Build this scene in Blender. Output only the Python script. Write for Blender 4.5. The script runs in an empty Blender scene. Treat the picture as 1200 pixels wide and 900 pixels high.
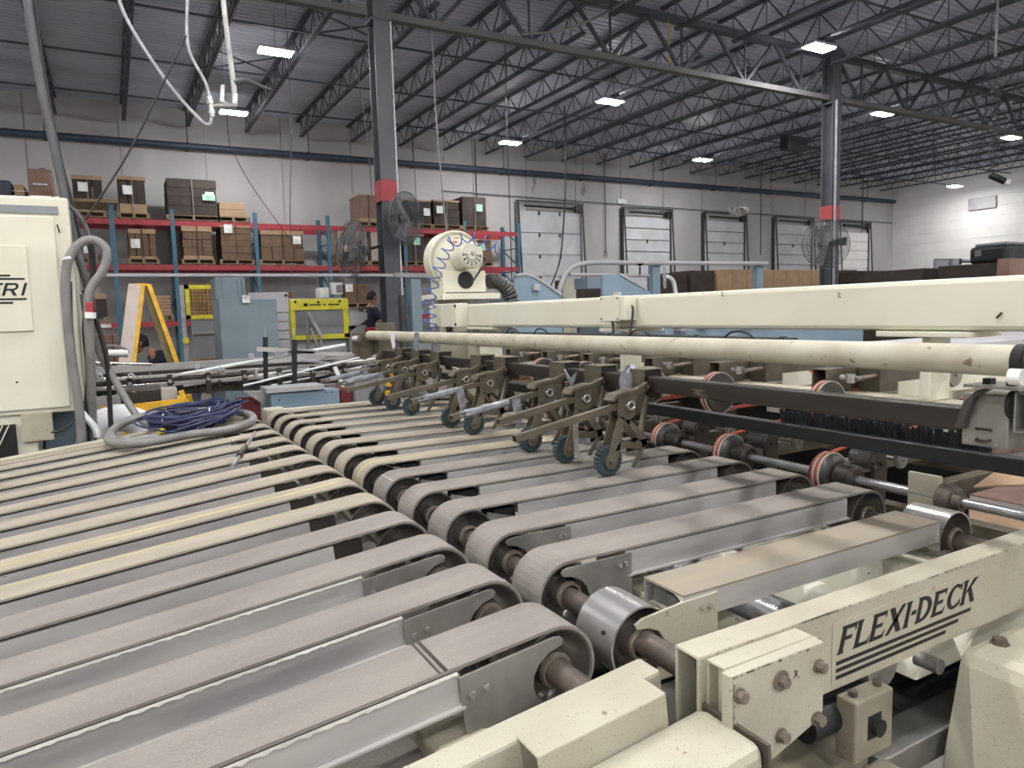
import bpy, bmesh, math, random
from mathutils import Vector, Matrix
random.seed(7)
PI = math.pi
SC = bpy.context.scene
COL = SC.collection
# ---------------------------------------------------------------- camera
cam_data = bpy.data.cameras.new('camera')
cam_data.sensor_width = 36.0
cam_data.lens = 24.96
cam_data.clip_start = 0.05
cam_data.clip_end = 200
cam = bpy.data.objects.new('camera', cam_data)
COL.objects.link(cam)
yaw, pitch, roll = math.radians(60.787), math.radians(-5.799), math.radians(-1.641)
fwd = Vector((math.cos(yaw)*math.cos(pitch), math.sin(yaw)*math.cos(pitch), math.sin(pitch)))
rt0 = Vector((math.sin(yaw), -math.cos(yaw), 0)); up0 = rt0.cross(fwd)
rt = math.cos(roll)*rt0 + math.sin(roll)*up0
up = -math.sin(roll)*rt0 + math.cos(roll)*up0
M = Matrix((rt, up, -fwd)).transposed().to_4x4()
M.translation = Vector((0, 0, 1.65))
cam.matrix_world = M
SC.camera = cam
# ---------------------------------------------------------------- world and exposure
w = bpy.data.worlds.new('world'); SC.world = w; w.use_nodes = True
w.node_tree.nodes['Background'].inputs[0].default_value = (0.75, 0.8, 0.9, 1)
w.node_tree.nodes['Background'].inputs[1].default_value = 0.3
SC.view_settings.view_transform = 'Standard'
SC.view_settings.look = 'None'
SC.view_settings.gamma = 1
SC.view_settings.use_curve_mapping = False
SC.view_settings.exposure = 0.22
LAMP_STRENGTH = 230.0
# ---------------------------------------------------------------- materials
def lin(c):
    return tuple(((v/255)/12.92 if v/255 <= 0.04045 else ((v/255+0.055)/1.055)**2.4) for v in c)
MATS = {}
def mat(name, rgb, rough=0.6, metal=0.0, rgb2=None, scale=6.0, amt=0.35, speck=None, speck_scale=90.0, speck_t=0.68, bump=0.0, bscale=60.0, stretch=(1, 1, 1), emit=None, coat=0.0, wear=None, wear_t=0.62, wear_scale=9.0):
    m = bpy.data.materials.new(name); m.use_nodes = True; MATS[name] = m
    nt = m.node_tree; N = nt.nodes; L = nt.links
    b = N['Principled BSDF']
    b.inputs['Roughness'].default_value = rough
    b.inputs['Metallic'].default_value = metal
    if coat: b.inputs['Coat Weight'].default_value = coat
    tc = N.new('ShaderNodeTexCoord'); mp = N.new('ShaderNodeMapping'); mp.inputs['Scale'].default_value = stretch
    L.new(tc.outputs['Object'], mp.inputs['Vector'])
    def noise(sc, det=4.0):
        n = N.new('ShaderNodeTexNoise'); n.inputs['Scale'].default_value = sc; n.inputs['Detail'].default_value = det
        L.new(mp.outputs['Vector'], n.inputs['Vector']); return n
    def ramp(src, a, bb):
        r = N.new('ShaderNodeMapRange'); r.inputs['From Min'].default_value = a; r.inputs['From Max'].default_value = bb
        L.new(src, r.inputs['Value']); return r.outputs['Result']
    def mix(f, ca, cb):
        x = N.new('ShaderNodeMix'); x.data_type = 'RGBA'
        L.new(f, x.inputs['Factor'])
        for s, v in ((x.inputs['A'], ca), (x.inputs['B'], cb)):
            if isinstance(v, tuple): s.default_value = (*v, 1)
            else: L.new(v, s)
        return x.outputs['Result']
    c1 = lin(rgb); c2 = lin(rgb2) if rgb2 else tuple(v*(1-amt) for v in c1)
    n1 = noise(scale)
    col = mix(ramp(n1.outputs['Fac'], 0.35, 0.68), c1, c2)
    if wear:
        n3 = noise(wear_scale, 8.0)
        col = mix(ramp(n3.outputs['Fac'], wear_t, wear_t+0.04), col, lin(wear))
    if speck:
        n2 = noise(speck_scale, 2.0)
        col = mix(ramp(n2.outputs['Fac'], speck_t, speck_t+0.03), col, lin(speck))
    L.new(col, b.inputs['Base Color'])
    rr = N.new('ShaderNodeMapRange'); rr.inputs['To Min'].default_value = max(0, rough-0.1); rr.inputs['To Max'].default_value = min(1, rough+0.12)
    L.new(n1.outputs['Fac'], rr.inputs['Value']); L.new(rr.outputs['Result'], b.inputs['Roughness'])
    if bump:
        nb = noise(bscale, 3.0); bp = N.new('ShaderNodeBump'); bp.inputs['Strength'].default_value = bump; bp.inputs['Distance'].default_value = 0.004
        L.new(nb.outputs['Fac'], bp.inputs['Height']); L.new(bp.outputs['Normal'], b.inputs['Normal'])
    if emit:
        b.inputs['Emission Color'].default_value = (*lin(rgb), 1); b.inputs['Emission Strength'].default_value = emit
    return m
mat('cream', (170, 166, 148), 0.5, rgb2=(158, 152, 133), scale=5, speck=(128, 110, 88), speck_scale=330, speck_t=0.665, bump=0.15, bscale=120, wear=(122, 108, 92), wear_t=0.70, wear_scale=44)
mat('cream_shaded', (142, 136, 117), 0.55, rgb2=(112, 106, 90), scale=7, speck=(80, 68, 56), speck_scale=200, wear=(80, 70, 60), wear_t=0.66, wear_scale=20)  # cream darkened to paint in the shade below the beam, plus specks and wear
mat('bolt_steel', (128, 119, 106), 0.4, 0.4, rgb2=(104, 96, 84), scale=60)
mat('cream_clean', (212, 210, 192), 0.45, rgb2=(204, 201, 181), scale=2.5, speck=(90, 80, 66), speck_scale=60, speck_t=0.76)
mat('cream_tube', (180, 176, 158), 0.5, rgb2=(160, 153, 134), scale=9, wear=(118, 106, 90), wear_t=0.645, wear_scale=28)
mat('floor_patch', (112, 112, 74), 0.6)
mat('belt', (130, 124, 117), 0.85, rgb2=(115, 109, 104), scale=10, speck=(156, 149, 140), speck_scale=420, speck_t=0.66, bump=0.25, bscale=300, stretch=(0.35, 1, 1))
mat('belt_pale', (154, 145, 130), 0.85, rgb2=(139, 131, 118), scale=10, bump=0.25, bscale=300, stretch=(0.35, 1, 1))
mat('belt_stripe', (184, 176, 120), 0.8)
mat('belt_seam', (190, 186, 178), 0.6)
mat('galvanised', (178, 175, 171), 0.42, 0.15, rgb2=(146, 144, 143), scale=5, stretch=(0.5, 2, 3), wear=(70, 66, 62), wear_t=0.72, wear_scale=12, bump=0.05)
mat('galvanised_top', (134, 127, 115), 0.6, 0.15, rgb2=(150, 138, 120), scale=5, stretch=(0.4, 3, 1), wear=(100, 88, 76), wear_t=0.7)
mat('plate_steel', (152, 149, 142), 0.38, 0.4, rgb2=(108, 106, 104), scale=7, wear=(60, 56, 54), wear_t=0.7)
mat('polished', (198, 196, 194), 0.26, 0.75, rgb2=(172, 169, 166), scale=3, stretch=(1, 0.3, 1))
mat('pulley_web', (122, 118, 114), 0.24, 0.6, rgb2=(88, 84, 81), scale=8)
mat('rust_shaft', (108, 98, 90), 0.42, 0.5, rgb2=(82, 74, 68), scale=20)
mat('chrome', (214, 214, 216), 0.2, 0.75, rgb2=(176, 174, 172), scale=12)
mat('dark_steel', (66, 60, 55), 0.42, 0.4, rgb2=(48, 44, 40), scale=4, stretch=(1, 0.4, 3), wear=(128, 118, 102), wear_t=0.66, wear_scale=8)
mat('bracket_steel', (104, 97, 82), 0.5, 0.3, rgb2=(82, 76, 64), scale=10, wear=(70, 64, 56), wear_t=0.68, wear_scale=20)
mat('black_rubber', (26, 25, 25), 0.55, rgb2=(36, 34, 33))
mat('wheel_rubber', (44, 62, 68), 0.6, rgb2=(30, 42, 46), scale=20)
mat('grey_rubber', (70, 68, 66), 0.35, rgb2=(48, 46, 45))
mat('orange_belt', (196, 84, 62), 0.5, rgb2=(170, 70, 52))
mat('white_plastic', (226, 226, 224), 0.5, rgb2=(212, 212, 212))
mat('blackish', (18, 17, 17), 0.7)
mat('black_paint', (22, 22, 24), 0.5)
mat('tape_grey', (150, 152, 158), 0.35, 0.3, rgb2=(112, 113, 120), scale=30, bump=0.6, bscale=60)
mat('steel_column', (104, 105, 110), 0.55, rgb2=(92, 93, 98), scale=2)
mat('column_dark', (84, 86, 92), 0.55, rgb2=(74, 76, 82), scale=2)
mat('red_tape', (176, 72, 78), 0.55, rgb2=(160, 62, 68))
mat('joist', (82, 83, 92), 0.75, rgb2=(68, 69, 77), scale=3)
mat('girder', (104, 102, 104), 0.75, rgb2=(100, 98, 100), scale=3)
mat('roof_deck', (192, 194, 208), 0.5, 0.0, rgb2=(166, 168, 182), scale=0.6, stretch=(0.3, 2, 1))
mat('wall_paint', (180, 178, 178), 0.8, rgb2=(166, 163, 163), scale=0.9, wear=(130, 127, 126), wear_t=0.70, wear_scale=2.2, stretch=(1, 1, 0.45))
mat('wall_white', (232, 230, 228), 0.75, rgb2=(222, 220, 218), scale=1.2)
mat('floor', (142, 138, 132), 0.4, rgb2=(118, 114, 109), scale=0.8, wear=(96, 93, 87), wear_t=0.66, wear_scale=2.0)
mat('pipe_blue', (56, 66, 84), 0.5, rgb2=(46, 54, 70))
mat('door_panel', (196, 198, 202), 0.6, rgb2=(180, 182, 186), scale=2)
mat('door_metal', (70, 68, 68), 0.5, 0.3)
mat('rack_red', (158, 50, 60), 0.5, rgb2=(142, 40, 50), scale=6)
mat('rack_teal', (60, 100, 118), 0.5, rgb2=(54, 96, 116), scale=6)
mat('kraft', (108, 86, 66), 0.8, rgb2=(94, 74, 57), scale=5)
mat('kraft_pale', (160, 134, 106), 0.8, rgb2=(146, 121, 95), scale=5)
mat('kraft_dark', (62, 52, 47), 0.8, rgb2=(50, 42, 38), scale=5)
mat('kraft_red', (132, 106, 94), 0.8, rgb2=(118, 92, 82), scale=5)
mat('wood', (140, 118, 90), 0.75, rgb2=(118, 98, 74), scale=8, stretch=(1, 1, 6))
mat('paper', (232, 234, 232), 0.7)
mat('paper_green', (176, 218, 198), 0.7)
mat('ink', (14, 13, 14), 0.6)
mat('yellow', (222, 214, 58), 0.5, rgb2=(206, 196, 48))
mat('amber', (224, 176, 44), 0.5, rgb2=(196, 148, 36), scale=12)
mat('machine_blue', (114, 128, 136), 0.5, rgb2=(105, 119, 127), scale=3)
mat('machine_paleblue', (126, 146, 160), 0.5, rgb2=(116, 137, 151), scale=3)
mat('machine_grey', (172, 170, 173), 0.5, rgb2=(158, 156, 159), scale=3)
mat('guard_grey', (134, 134, 138), 0.5, rgb2=(122, 122, 126), scale=3)
mat('ladder_pale', (196, 182, 172), 0.6, rgb2=(180, 166, 156))
mat('ladder_brown', (110, 98, 62), 0.6)
mat('hose_grey', (126, 124, 121), 0.5, rgb2=(108, 106, 104), scale=8)
mat('hose_dark', (82, 82, 84), 0.5, rgb2=(66, 66, 70), scale=8)
mat('hose_white', (168, 168, 174), 0.5)
mat('cable_blue', (48, 54, 92), 0.5, rgb2=(34, 38, 68), scale=30)
mat('blue_tube', (56, 90, 168), 0.35)
mat('red', (176, 46, 56), 0.5)
mat('dark_red', (112, 40, 44), 0.6)
mat('white_sheet', (206, 206, 208), 0.7, rgb2=(206, 206, 210), scale=4, bump=0.4, bscale=8)
mat('brush', (26, 28, 34), 0.9, rgb2=(20, 22, 26), scale=60, stretch=(1, 1, 0.1))
mat('skin', (176, 126, 102), 0.6)
mat('navy', (34, 38, 54), 0.9)
mat('denim', (70, 76, 98), 0.9)
mat('hair', (30, 24, 22), 0.8)
mat('wrap', (170, 158, 150), 0.25, rgb2=(128, 108, 92), scale=9, bump=0.6, bscale=20, stretch=(1, 1, 0.4))
mat('wire', (120, 120, 122), 0.4, 0.6)
mat('led', (251, 250, 250), 0.5, emit=LAMP_STRENGTH)
mat('dark_glass', (225, 227, 230), 0.08, 0.9)
# ---------------------------------------------------------------- mesh helpers
def tag(o, label=None, cat=None, group=None, kind=None):
    if label: o['label'] = label
    if cat: o['category'] = cat
    if group: o['group'] = group
    if kind: o['kind'] = kind
    return o
def root_loc(p):
    while p.parent: p = p.parent
    return p.location.copy()
class MB:
    def __init__(self): self.v = []; self.f = []
    def add(self, vs, fs):
        n = len(self.v); self.v += [Vector(a) for a in vs]; self.f += [tuple(n+i for i in f) for f in fs]; return self
    def box(self, x0, x1, y0, y1, z0, z1):
        vs = [(x, y, z) for x in (x0, x1) for y in (y0, y1) for z in (z0, z1)]
        return self.add(vs, [(0, 1, 3, 2), (4, 6, 7, 5), (0, 4, 5, 1), (2, 3, 7, 6), (0, 2, 6, 4), (1, 5, 7, 3)])
    def pbox(self, p, q, y0, y1):        # two opposite corners seen in elevation, depth y0..y1
        return self.box(min(p[0], q[0]), max(p[0], q[0]), y0, y1, min(p[2], q[2]), max(p[2], q[2]))
    def xbox(self, p, q, x0, x1):
        return self.box(x0, x1, min(p[1], q[1]), max(p[1], q[1]), min(p[2], q[2]), max(p[2], q[2]))
    def bar(self, p, q, w, h, upv=(0, 0, 1)):
        p = Vector(p); q = Vector(q); d = (q-p).normalized(); u = Vector(upv)
        s = d.cross(u)
        if s.length < 1e-4: s = d.cross(Vector((1, 0, 0)))
        s.normalize(); u = s.cross(d)
        vs = [e + s*a*w/2 + u*b*h/2 for e in (p, q) for a in (-1, 1) for b in (-1, 1)]
        return self.add(vs, [(0, 1, 3, 2), (4, 6, 7, 5), (0, 4, 5, 1), (2, 3, 7, 6), (0, 2, 6, 4), (1, 5, 7, 3)])
    def hollow(self, p, q, w, h, t, upv=(0, 0, 1)):      # open square tube
        p = Vector(p); q = Vector(q); d = (q-p).normalized(); u = Vector(upv); s = d.cross(u).normalized(); u = s.cross(d)
        vs = []
        for e in (p, q):
            for (ww, hh) in ((w/2, h/2), (w/2-t, h/2-t)):
                vs += [e+s*ww*a+u*hh*b for a, b in ((-1, -1), (1, -1), (1, 1), (-1, 1))]
        fs = []
        for i in range(4):
            j = (i+1) % 4
            fs += [(i, j, 8+j, 8+i), (4+j, 4+i, 12+i, 12+j), (i, 4+i, 4+j, j), (8+i, 8+j, 12+j, 12+i)]
        return self.add(vs, fs)
    def cyl(self, p, q, r, n=12, r2=None):
        p = Vector(p); q = Vector(q); d = (q-p).normalized(); a = d.orthogonal().normalized(); b = d.cross(a); r2 = r if r2 is None else r2
        vs = [e + (a*math.cos(2*PI*i/n)+b*math.sin(2*PI*i/n))*rr for e, rr in ((p, r), (q, r2)) for i in range(n)]
        fs = [(i, (i+1) % n, n+(i+1) % n, n+i) for i in range(n)] + [tuple(range(n-1, -1, -1)), tuple(range(n, 2*n))]
        return self.add(vs, fs)
    def tube(self, pts, r, n=8, sub=6, closed=False):
        P = [Vector(p) for p in pts]
        if sub > 1 and len(P) > 2:
            Q = []; m = len(P); seg = m if closed else m-1
            for i in range(seg):
                g = (lambda k: P[k % m]) if closed else (lambda k: P[max(0, min(m-1, k))])
                p0, p1, p2, p3 = g(i-1), g(i), g(i+1), g(i+2)
                for k in range(sub):
                    t = k/sub
                    Q.append(0.5*((2*p1)+(-p0+p2)*t+(2*p0-5*p1+4*p2-p3)*t*t+(-p0+3*p1-3*p2+p3)*t**3))
            if not closed: Q.append(P[-1])
            P = Q
        m = len(P); vs = []; fs = []
        d0 = (P[1]-P[0]).normalized(); a = d0.orthogonal().normalized()
        for i in range(m):
            d = (P[(i+1) % m]-P[i-1]) if closed else (P[min(i+1, m-1)]-P[max(i-1, 0)])
            if d.length < 1e-9: d = d0
            d.normalize(); a = (a-d*a.dot(d))
            a = a.normalized() if a.length > 1e-6 else d.orthogonal().normalized()
            b = d.cross(a); rr = r[min(i*len(r)//m, len(r)-1)] if isinstance(r, (list, tuple)) else r
            vs += [P[i]+(a*math.cos(2*PI*k/n)+b*math.sin(2*PI*k/n))*rr for k in range(n)]
        for i in range(m if closed else m-1):
            j = (i+1) % m
            fs += [(i*n+k, i*n+(k+1) % n, j*n+(k+1) % n, j*n+k) for k in range(n)]
        if not closed: fs += [tuple(range(n-1, -1, -1)), tuple((m-1)*n+k for k in range(n))]
        return self.add(vs, fs)
    def prism(self, pts, axis, a0, a1):     # polygon in the plane across an axis
        n = len(pts); vs = []
        for a in (a0, a1):
            for p in pts:
                vs.append({'y': (p[0], a, p[1]), 'x': (a, p[0], p[1]), 'z': (p[0], p[1], a)}[axis])
        fs = [tuple(range(n-1, -1, -1)), tuple(range(n, 2*n))] + [(i, (i+1) % n, n+(i+1) % n, n+i) for i in range(n)]
        return self.add(vs, fs)
    def lathe(self, c, d, prof, n=32, closed=True):   # prof = [(along axis, radius)]
        c = Vector(c); d = Vector(d).normalized(); a = d.orthogonal().normalized(); b = d.cross(a); m = len(prof)
        vs = [c+d*h+(a*math.cos(2*PI*i/n)+b*math.sin(2*PI*i/n))*r for (h, r) in prof for i in range(n)]
        fs = [(k*n+i, k*n+(i+1) % n, ((k+1) % m)*n+(i+1) % n, ((k+1) % m)*n+i) for k in range(m if closed else m-1) for i in range(n)]
        return self.add(vs, fs)
    def mesh(self, name, m, off=Vector((0, 0, 0)), smooth=False):
        me = bpy.data.meshes.new(name)
        me.from_pydata([v-off for v in self.v], [], self.f)
        bm = bmesh.new(); bm.from_mesh(me); bmesh.ops.recalc_face_normals(bm, faces=bm.faces); bm.to_mesh(me); bm.free()
        if m: me.materials.append(MATS[m])
        if smooth:
            me.polygons.foreach_set('use_smooth', [True]*len(me.polygons)); me.set_sharp_from_angle(angle=math.radians(38))
        return me
    def build(self, name, m, parent=None, bev=0, smooth=False, loc=None, **kw):
        if loc is not None: off = Vector(loc)
        elif parent: off = root_loc(parent)
        else: off = Vector((0, 0, 0))
        if loc is None and not parent and self.v:
            off = Vector((sum(v.x for v in self.v)/len(self.v), sum(v.y for v in self.v)/len(self.v), min(v.z for v in self.v)))
        o = bpy.data.objects.new(name, self.mesh(name, m, off, smooth)); COL.objects.link(o)
        if parent: o.parent = parent
        else: o.location = off
        if bev:
            b = o.modifiers.new('bevel', 'BEVEL'); b.width = bev; b.segments = 2; b.limit_method = 'ANGLE'; b.angle_limit = math.radians(50)
        return tag(o, **kw)
def root(name, label, cat, loc=(0, 0, 0), group=None):
    o = bpy.data.objects.new(name, None); COL.objects.link(o); o.location = loc; o.empty_display_size = 0.1
    return tag(o, label, cat, group)
def inst(name, src, parent, loc, rot=(0, 0, 0)):        # another object on the same mesh, placed relative to its parent
    o = bpy.data.objects.new(name, src.data if hasattr(src, 'data') else src); COL.objects.link(o)
    o.parent = parent; o.location = loc; o.rotation_euler = rot; return o
def S(name, mb, m, **kw):
    return mb.build(name, m, kind='structure', **kw)
def copy_tree(o, parent=None):
    c = o.copy(); COL.objects.link(c); c.parent = parent
    for ch in list(o.children): copy_tree(ch, c)
    return c
# ================================================================ SETTING
X0, X1, Y0, Y1, ZR = -12.0, 31.15, -10.0, 20.0, 6.95
S('floor', MB().box(X0-.2, X1+.2, Y0-.2, Y1+.2, -0.2, 0), 'floor')
wb = S('wall_back', MB().box(X0, X1+.2, Y1+0.03, Y1+0.25, 0, ZR+.1), 'wall_paint')
px = -1.40
xs = [-12, -10.9, -9.0, -7.1, -5.2, -3.3]
while px < 30: xs.append(px); px += 1.902
xs.append(31.15)
for a, b_ in zip(xs[:-1], xs[1:]):
    MB().box(a+.012, b_-.012, Y1, Y1+.03, 0, ZR).build('panel', 'wall_paint', wb)
wr = S('wall_right', MB().box(X1+.03, X1+.25, Y0, Y1+.2, 0, ZR+.1), 'wall_white')
for k in range(17):
    MB().box(X1, X1+.03, Y0, Y1, k*.41+.01, (k+1)*.41-.01).build('block_course', 'wall_white', wr)
S('wall_left', MB().box(X0-.2, X0, Y0, Y1+.2, 0, ZR+.1), 'wall_white')
S('wall_near', MB().box(X0, X1+.2, Y0-.2, Y0, 0, ZR+.1), 'wall_white')
# corrugated roof deck, ribs run along X
cb = MB(); y = Y0; pts = []
while y < Y1:
    pts += [(y, ZR), (y+.09, ZR), (y+.105, ZR+.04), (y+.137, ZR+.04)]; y += .152
pts.append((Y1+.1, ZR))
vs = [(x, p[0], p[1]) for x in (X0, X1) for p in pts]; n = len(pts)
cb.add(vs, [(i, i+1, n+i+1, n+i) for i in range(n-1)])
cb.add([(X0, Y0, ZR+.1), (X1, Y0, ZR+.1), (X1, Y1, ZR+.1), (X0, Y1, ZR+.1)], [(0, 1, 2, 3)])
S('ceiling', cb, 'roof_deck')
# ---------------------------------------------------------------- roof joists
def joist(x, ya, yb, zb, zt, label, group, single):
    r = root('roof_joist', label, 'joist', (x, ya, zb), group)
    for nm, z in (('top_chord', zt), ('bottom_chord', zb)):
        e = 0 if nm == 'top_chord' else .35
        t = MB(); t.box(x-.045, x-.008, ya+e, yb-e, z-.022, z+.022).box(x+.008, x+.045, ya+e, yb-e, z-.022, z+.022); t.build(nm, 'joist', r)
    n = int((yb-ya-.7)/0.38); st = (yb-ya-.7)/n
    wbm = MB(); first = None
    for i in range(n):
        y = ya+.35+i*st
        a, b = ((x, y, zb), (x, y+st, zt)) if i % 2 == 0 else ((x, y, zt), (x, y+st, zb))
        if single:
            MB().cyl(a, b, .014, 6).build('web_bar', 'joist', r)
        else: wbm.cyl(a, b, .014, 4)
        if i % 2 == 0:
            c = ((x, y+st, zb), (x, y+st, zt))
            if single: MB().cyl(c[0], c[1], .009, 5).build('web_bar', 'joist', r)
            else: wbm.cyl(c[0], c[1], .009, 4)
    if not single: wbm.build('web', 'joist', r, kind='stuff')
    return r
ORD = ['first', 'second', 'third', 'fourth', 'fifth', 'sixth', 'seventh', 'eighth', 'ninth', 'tenth', 'eleventh', 'twelfth', 'thirteenth']
def joist_label(x, bay):
    c = [(x-3.65)/1.381, (x-13.6)/1.381, (x-31.1)/1.381]; j = min(range(3), key=lambda i: abs(c[i])); n_ = c[j]
    o = ORD[min(12, int(abs(n_)))]
    return 'dark open-web roof joist, %s %s of the %s, %s' % (o, 'left' if n_ < 0 else 'right', ('near grey column', 'far fan column', 'white end wall')[j], bay)
k = 0
x = 1.99-1.38*9
while x < 31:
    near = 0 < x < 14
    joist(x, 10.2, 19.95, 6.44, 6.9, joist_label(x, 'back bay'), 'roof joists of the bay along the back wall', near)
    if x > 5: joist(x, 0.6, 10.1, 6.44, 6.9, joist_label(x, 'nearer bay'), 'roof joists of the bay nearer the camera', x < 14)
    x += 1.381
def girder(xa, xb, label):
    yg = 10.15; zb, zt = 5.92, 6.80
    r = root('roof_girder', label, 'girder', (xa, yg, zb), )
    for nm, z, w in (('top_chord', zt, .075), ('bottom_chord', zb, .07)):
        MB().box(xa, xb, yg-w, yg-.01, z-w*.7, z+w*.7).box(xa, xb, yg+.01, yg+w, z-w*.7, z+w*.7).build(nm, 'girder' if nm == 'bottom_chord' else 'joist', r)
    n = 12; st = (xb-xa)/n
    for i in range(n):
        a, b = ((xa+i*st, yg, zb), (xa+(i+1)*st, yg, zt)) if i % 2 else ((xa+i*st, yg, zt), (xa+(i+1)*st, yg, zb))
        MB().bar(a, b, .06, .05, (0, 1, 0)).build('web_bar', 'joist', r)
        if i % 2 == 0: MB().bar((xa+(i+1)*st, yg, zb), (xa+(i+1)*st, yg, zt), .03, .03, (0, 1, 0)).build('web_bar', 'joist', r)
girder(-6.45, 3.47, 'roof girder left of the near grey column')
girder(3.75, 13.45, 'long steel roof girder between the near column and the column with the round fan')
girder(13.75, 23.65, 'steel roof girder right of the column with the round fan')
girder(23.65, 31.1, 'far steel roof girder running into the white end wall')
for (yy, zz, lb) in ((12.6, 6.46, 'thin bridging rod across the roof joists nearest the girder'), (15.1, 6.46, 'thin bridging rod across the roof joists, middle one of the back bay'), (17.6, 6.46, 'thin bridging rod across the roof joists nearest the back wall'), (7.6, 6.46, 'thin bridging rod across the joists of the nearer bay')):
    MB().bar((-10, yy, zz), (31, yy, zz), .03, .03).build('bridging_rod', 'joist', label=lb, cat='rod')
for (xa, xb, yy, lb) in ((-3.5, -2.2, 15.1, 'crossed sway braces between joists above the cream cabinet'), (1.99, 3.37, 15.1, 'crossed sway braces between joists beside the hanging lamp'), (3.37, 4.75, 12.6, 'crossed sway braces between joists above the near column')):
    r = root('sway_brace', lb, 'brace', (xa, yy, 6.46))
    MB().bar((xa, yy, 6.46), (xb, yy, 6.86), .025, .025).build('brace_bar', 'joist', r); MB().bar((xa, yy, 6.86), (xb, yy, 6.46), .025, .025).build('brace_bar', 'joist', r)
# ---------------------------------------------------------------- columns
for (cx, w, zt, zb, m1, m2, lb) in ((3.65, .115, 3.60, 3.30, 'steel_column', 'column_dark', 'tall grey steel column with a red band, near the left rack'), (13.6, .13, 3.70, 3.41, 'column_dark', 'column_dark', 'grey steel column with a red band and a white conduit, round fan on it')):
    r = root('building_column', lb, 'column', (cx, 10.15, 0))
    c = MB(); y = 10.15
    c.box(cx-w, cx+w, y-.14, y-.115, zb, 6.93).box(cx-w, cx+w, y+.115, y+.14, zb, 6.93).box(cx-.012, cx+.012, y-.115, y+.115, zb, 6.93); c.build('upper_shaft', m1, r)
    c = MB(); c.box(cx-w, cx+w, y-.14, y-.115, 0, zb).box(cx-w, cx+w, y+.115, y+.14, 0, zb).box(cx-.012, cx+.012, y-.115, y+.115, 0, zb); c.build('lower_shaft', m2, r)
    MB().box(cx-w-.004, cx+w+.004, y-.146, y-.139, zb, zt).box(cx-w-.006, cx-w-.001, y-.146, y+.146, zb, zt).box(cx+w+.001, cx+w+.006, y-.146, y+.146, zb, zt).build('red_band', 'red_tape', r, label='red painted band')
    MB().box(cx-.15, cx+.15, y-.147, y+.147, 5.80, 5.84).build('seat_plate', m2, r)
MB().cyl((13.52, 9.97, .3), (13.52, 9.97, 5.85), .028, 8).build('conduit', 'hose_white', label='white conduit running up the face of the column with the fan', cat='conduit')
MB().cyl((3.78, 10.0, 1.0), (3.78, 10.0, 5.8), .012, 8).build('conduit', 'white_plastic', label='thin white conduit up the right edge of the near column', cat='conduit')
# ---------------------------------------------------------------- lamps
def lamp(x, y, z, label, vis=True):
    r = root('high_bay_lamp', label, 'lamp', (x, y, z), None if vis else 'high bay lamps outside the view')
    MB().box(x-.30, x+.30, y-.16, y+.16, z+.02, z+.07).build('housing', 'machine_grey', r, bev=.01)
    MB().box(x-.28, x+.28, y-.14, y+.14, z, z+.018).build('diffuser', 'led', r)
    MB().cyl((x, y, z+.07), (x, y, 6.97), .006, 6).build('hanger', 'wire', r)
zl = 6.3
def at(x, y, z=5.0+1.65):
    return x, y
for (x5, y5, lb) in ((3.092, 14.322, 'bright rectangular ceiling lamp upper left, above the lamp by the hose fittings'), (2.985, 18.835, 'bright ceiling lamp just below the hanging hose fittings'),
        (10.772, 18.947, 'bright ceiling lamp right of the near column, close to the back wall'), (10.976, 14.337, 'bright ceiling lamp above the first big roller door'),
        (12.593, 9.698, 'largest bright ceiling lamp, in front of the top of the column with the fan'), (18.153, 18.59, 'bright ceiling lamp above the mirror dome'),
        (18.512, 12.227, 'bright ceiling lamp right of the column with the fan'), (25.177, 12.305, 'bright ceiling lamp at the right edge of the view')):
    f_ = (zl-1.65)/5.0; lamp(x5*f_, y5*f_, zl, lb)
lamp(29.3, 16.28, 6.05, 'small bright ceiling lamp lighting the white end wall')
for (x, y) in [(-5, 17.5), (-5, 12.5)]+[(x_, y_) for x_ in (-9, -4.5, 0, 4.5, 9, 14, 20, 26) for y_ in (4.2, .5, -3.5, -7.5) if not (x_ > 8 and y_ > 4)]:
    lamp(x, y, 6.3, 'bright ceiling lamp outside the view', False)
# ---------------------------------------------------------------- back wall: pipe, conduit, doors
r = root('sprinkler_pipe', 'dark blue pipe running along the back wall above the doors', 'pipe', (-6, 19.8, 6.0))
MB().cyl((-6, 19.85, 5.98), (31.0, 19.85, 6.08), .085, 12).build('pipe', 'pipe_blue', r, smooth=True)
for i in range(12):
    x = -4+i*3.0; z = 5.98+(x+6)*.0027
    MB().box(x-.03, x+.03, 19.83, 20.0, z-.1, z+.1).build('bracket', 'door_metal', r); MB().cyl((x, 19.8, z), (x, 19.8, 6.9), .012, 5).build('hanger', 'door_metal', r)
MB().tube([(8.9, 19.93, 5.32), (14.3, 19.93, 5.25), (20.5, 19.93, 5.2), (31, 19.93, 5.15)], .014, 5, 1).build('wall_conduit', 'door_metal', label='thin conduit along the back wall over the loading doors', cat='conduit')
for xx in (10.1, 15.0, 22.6, 28.9):
    MB().cyl((xx, 19.95, 3.6), (xx, 19.95, 6.9), .016, 5).build('wall_drop_rod', 'door_metal', label='dark vertical conduit down the back wall at %s' % {10.1: 'the left of the widest door', 15.0: 'the gap before the second door', 22.6: 'the gap before the fourth door', 28.9: 'the far corner'}[xx], cat='conduit')
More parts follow.
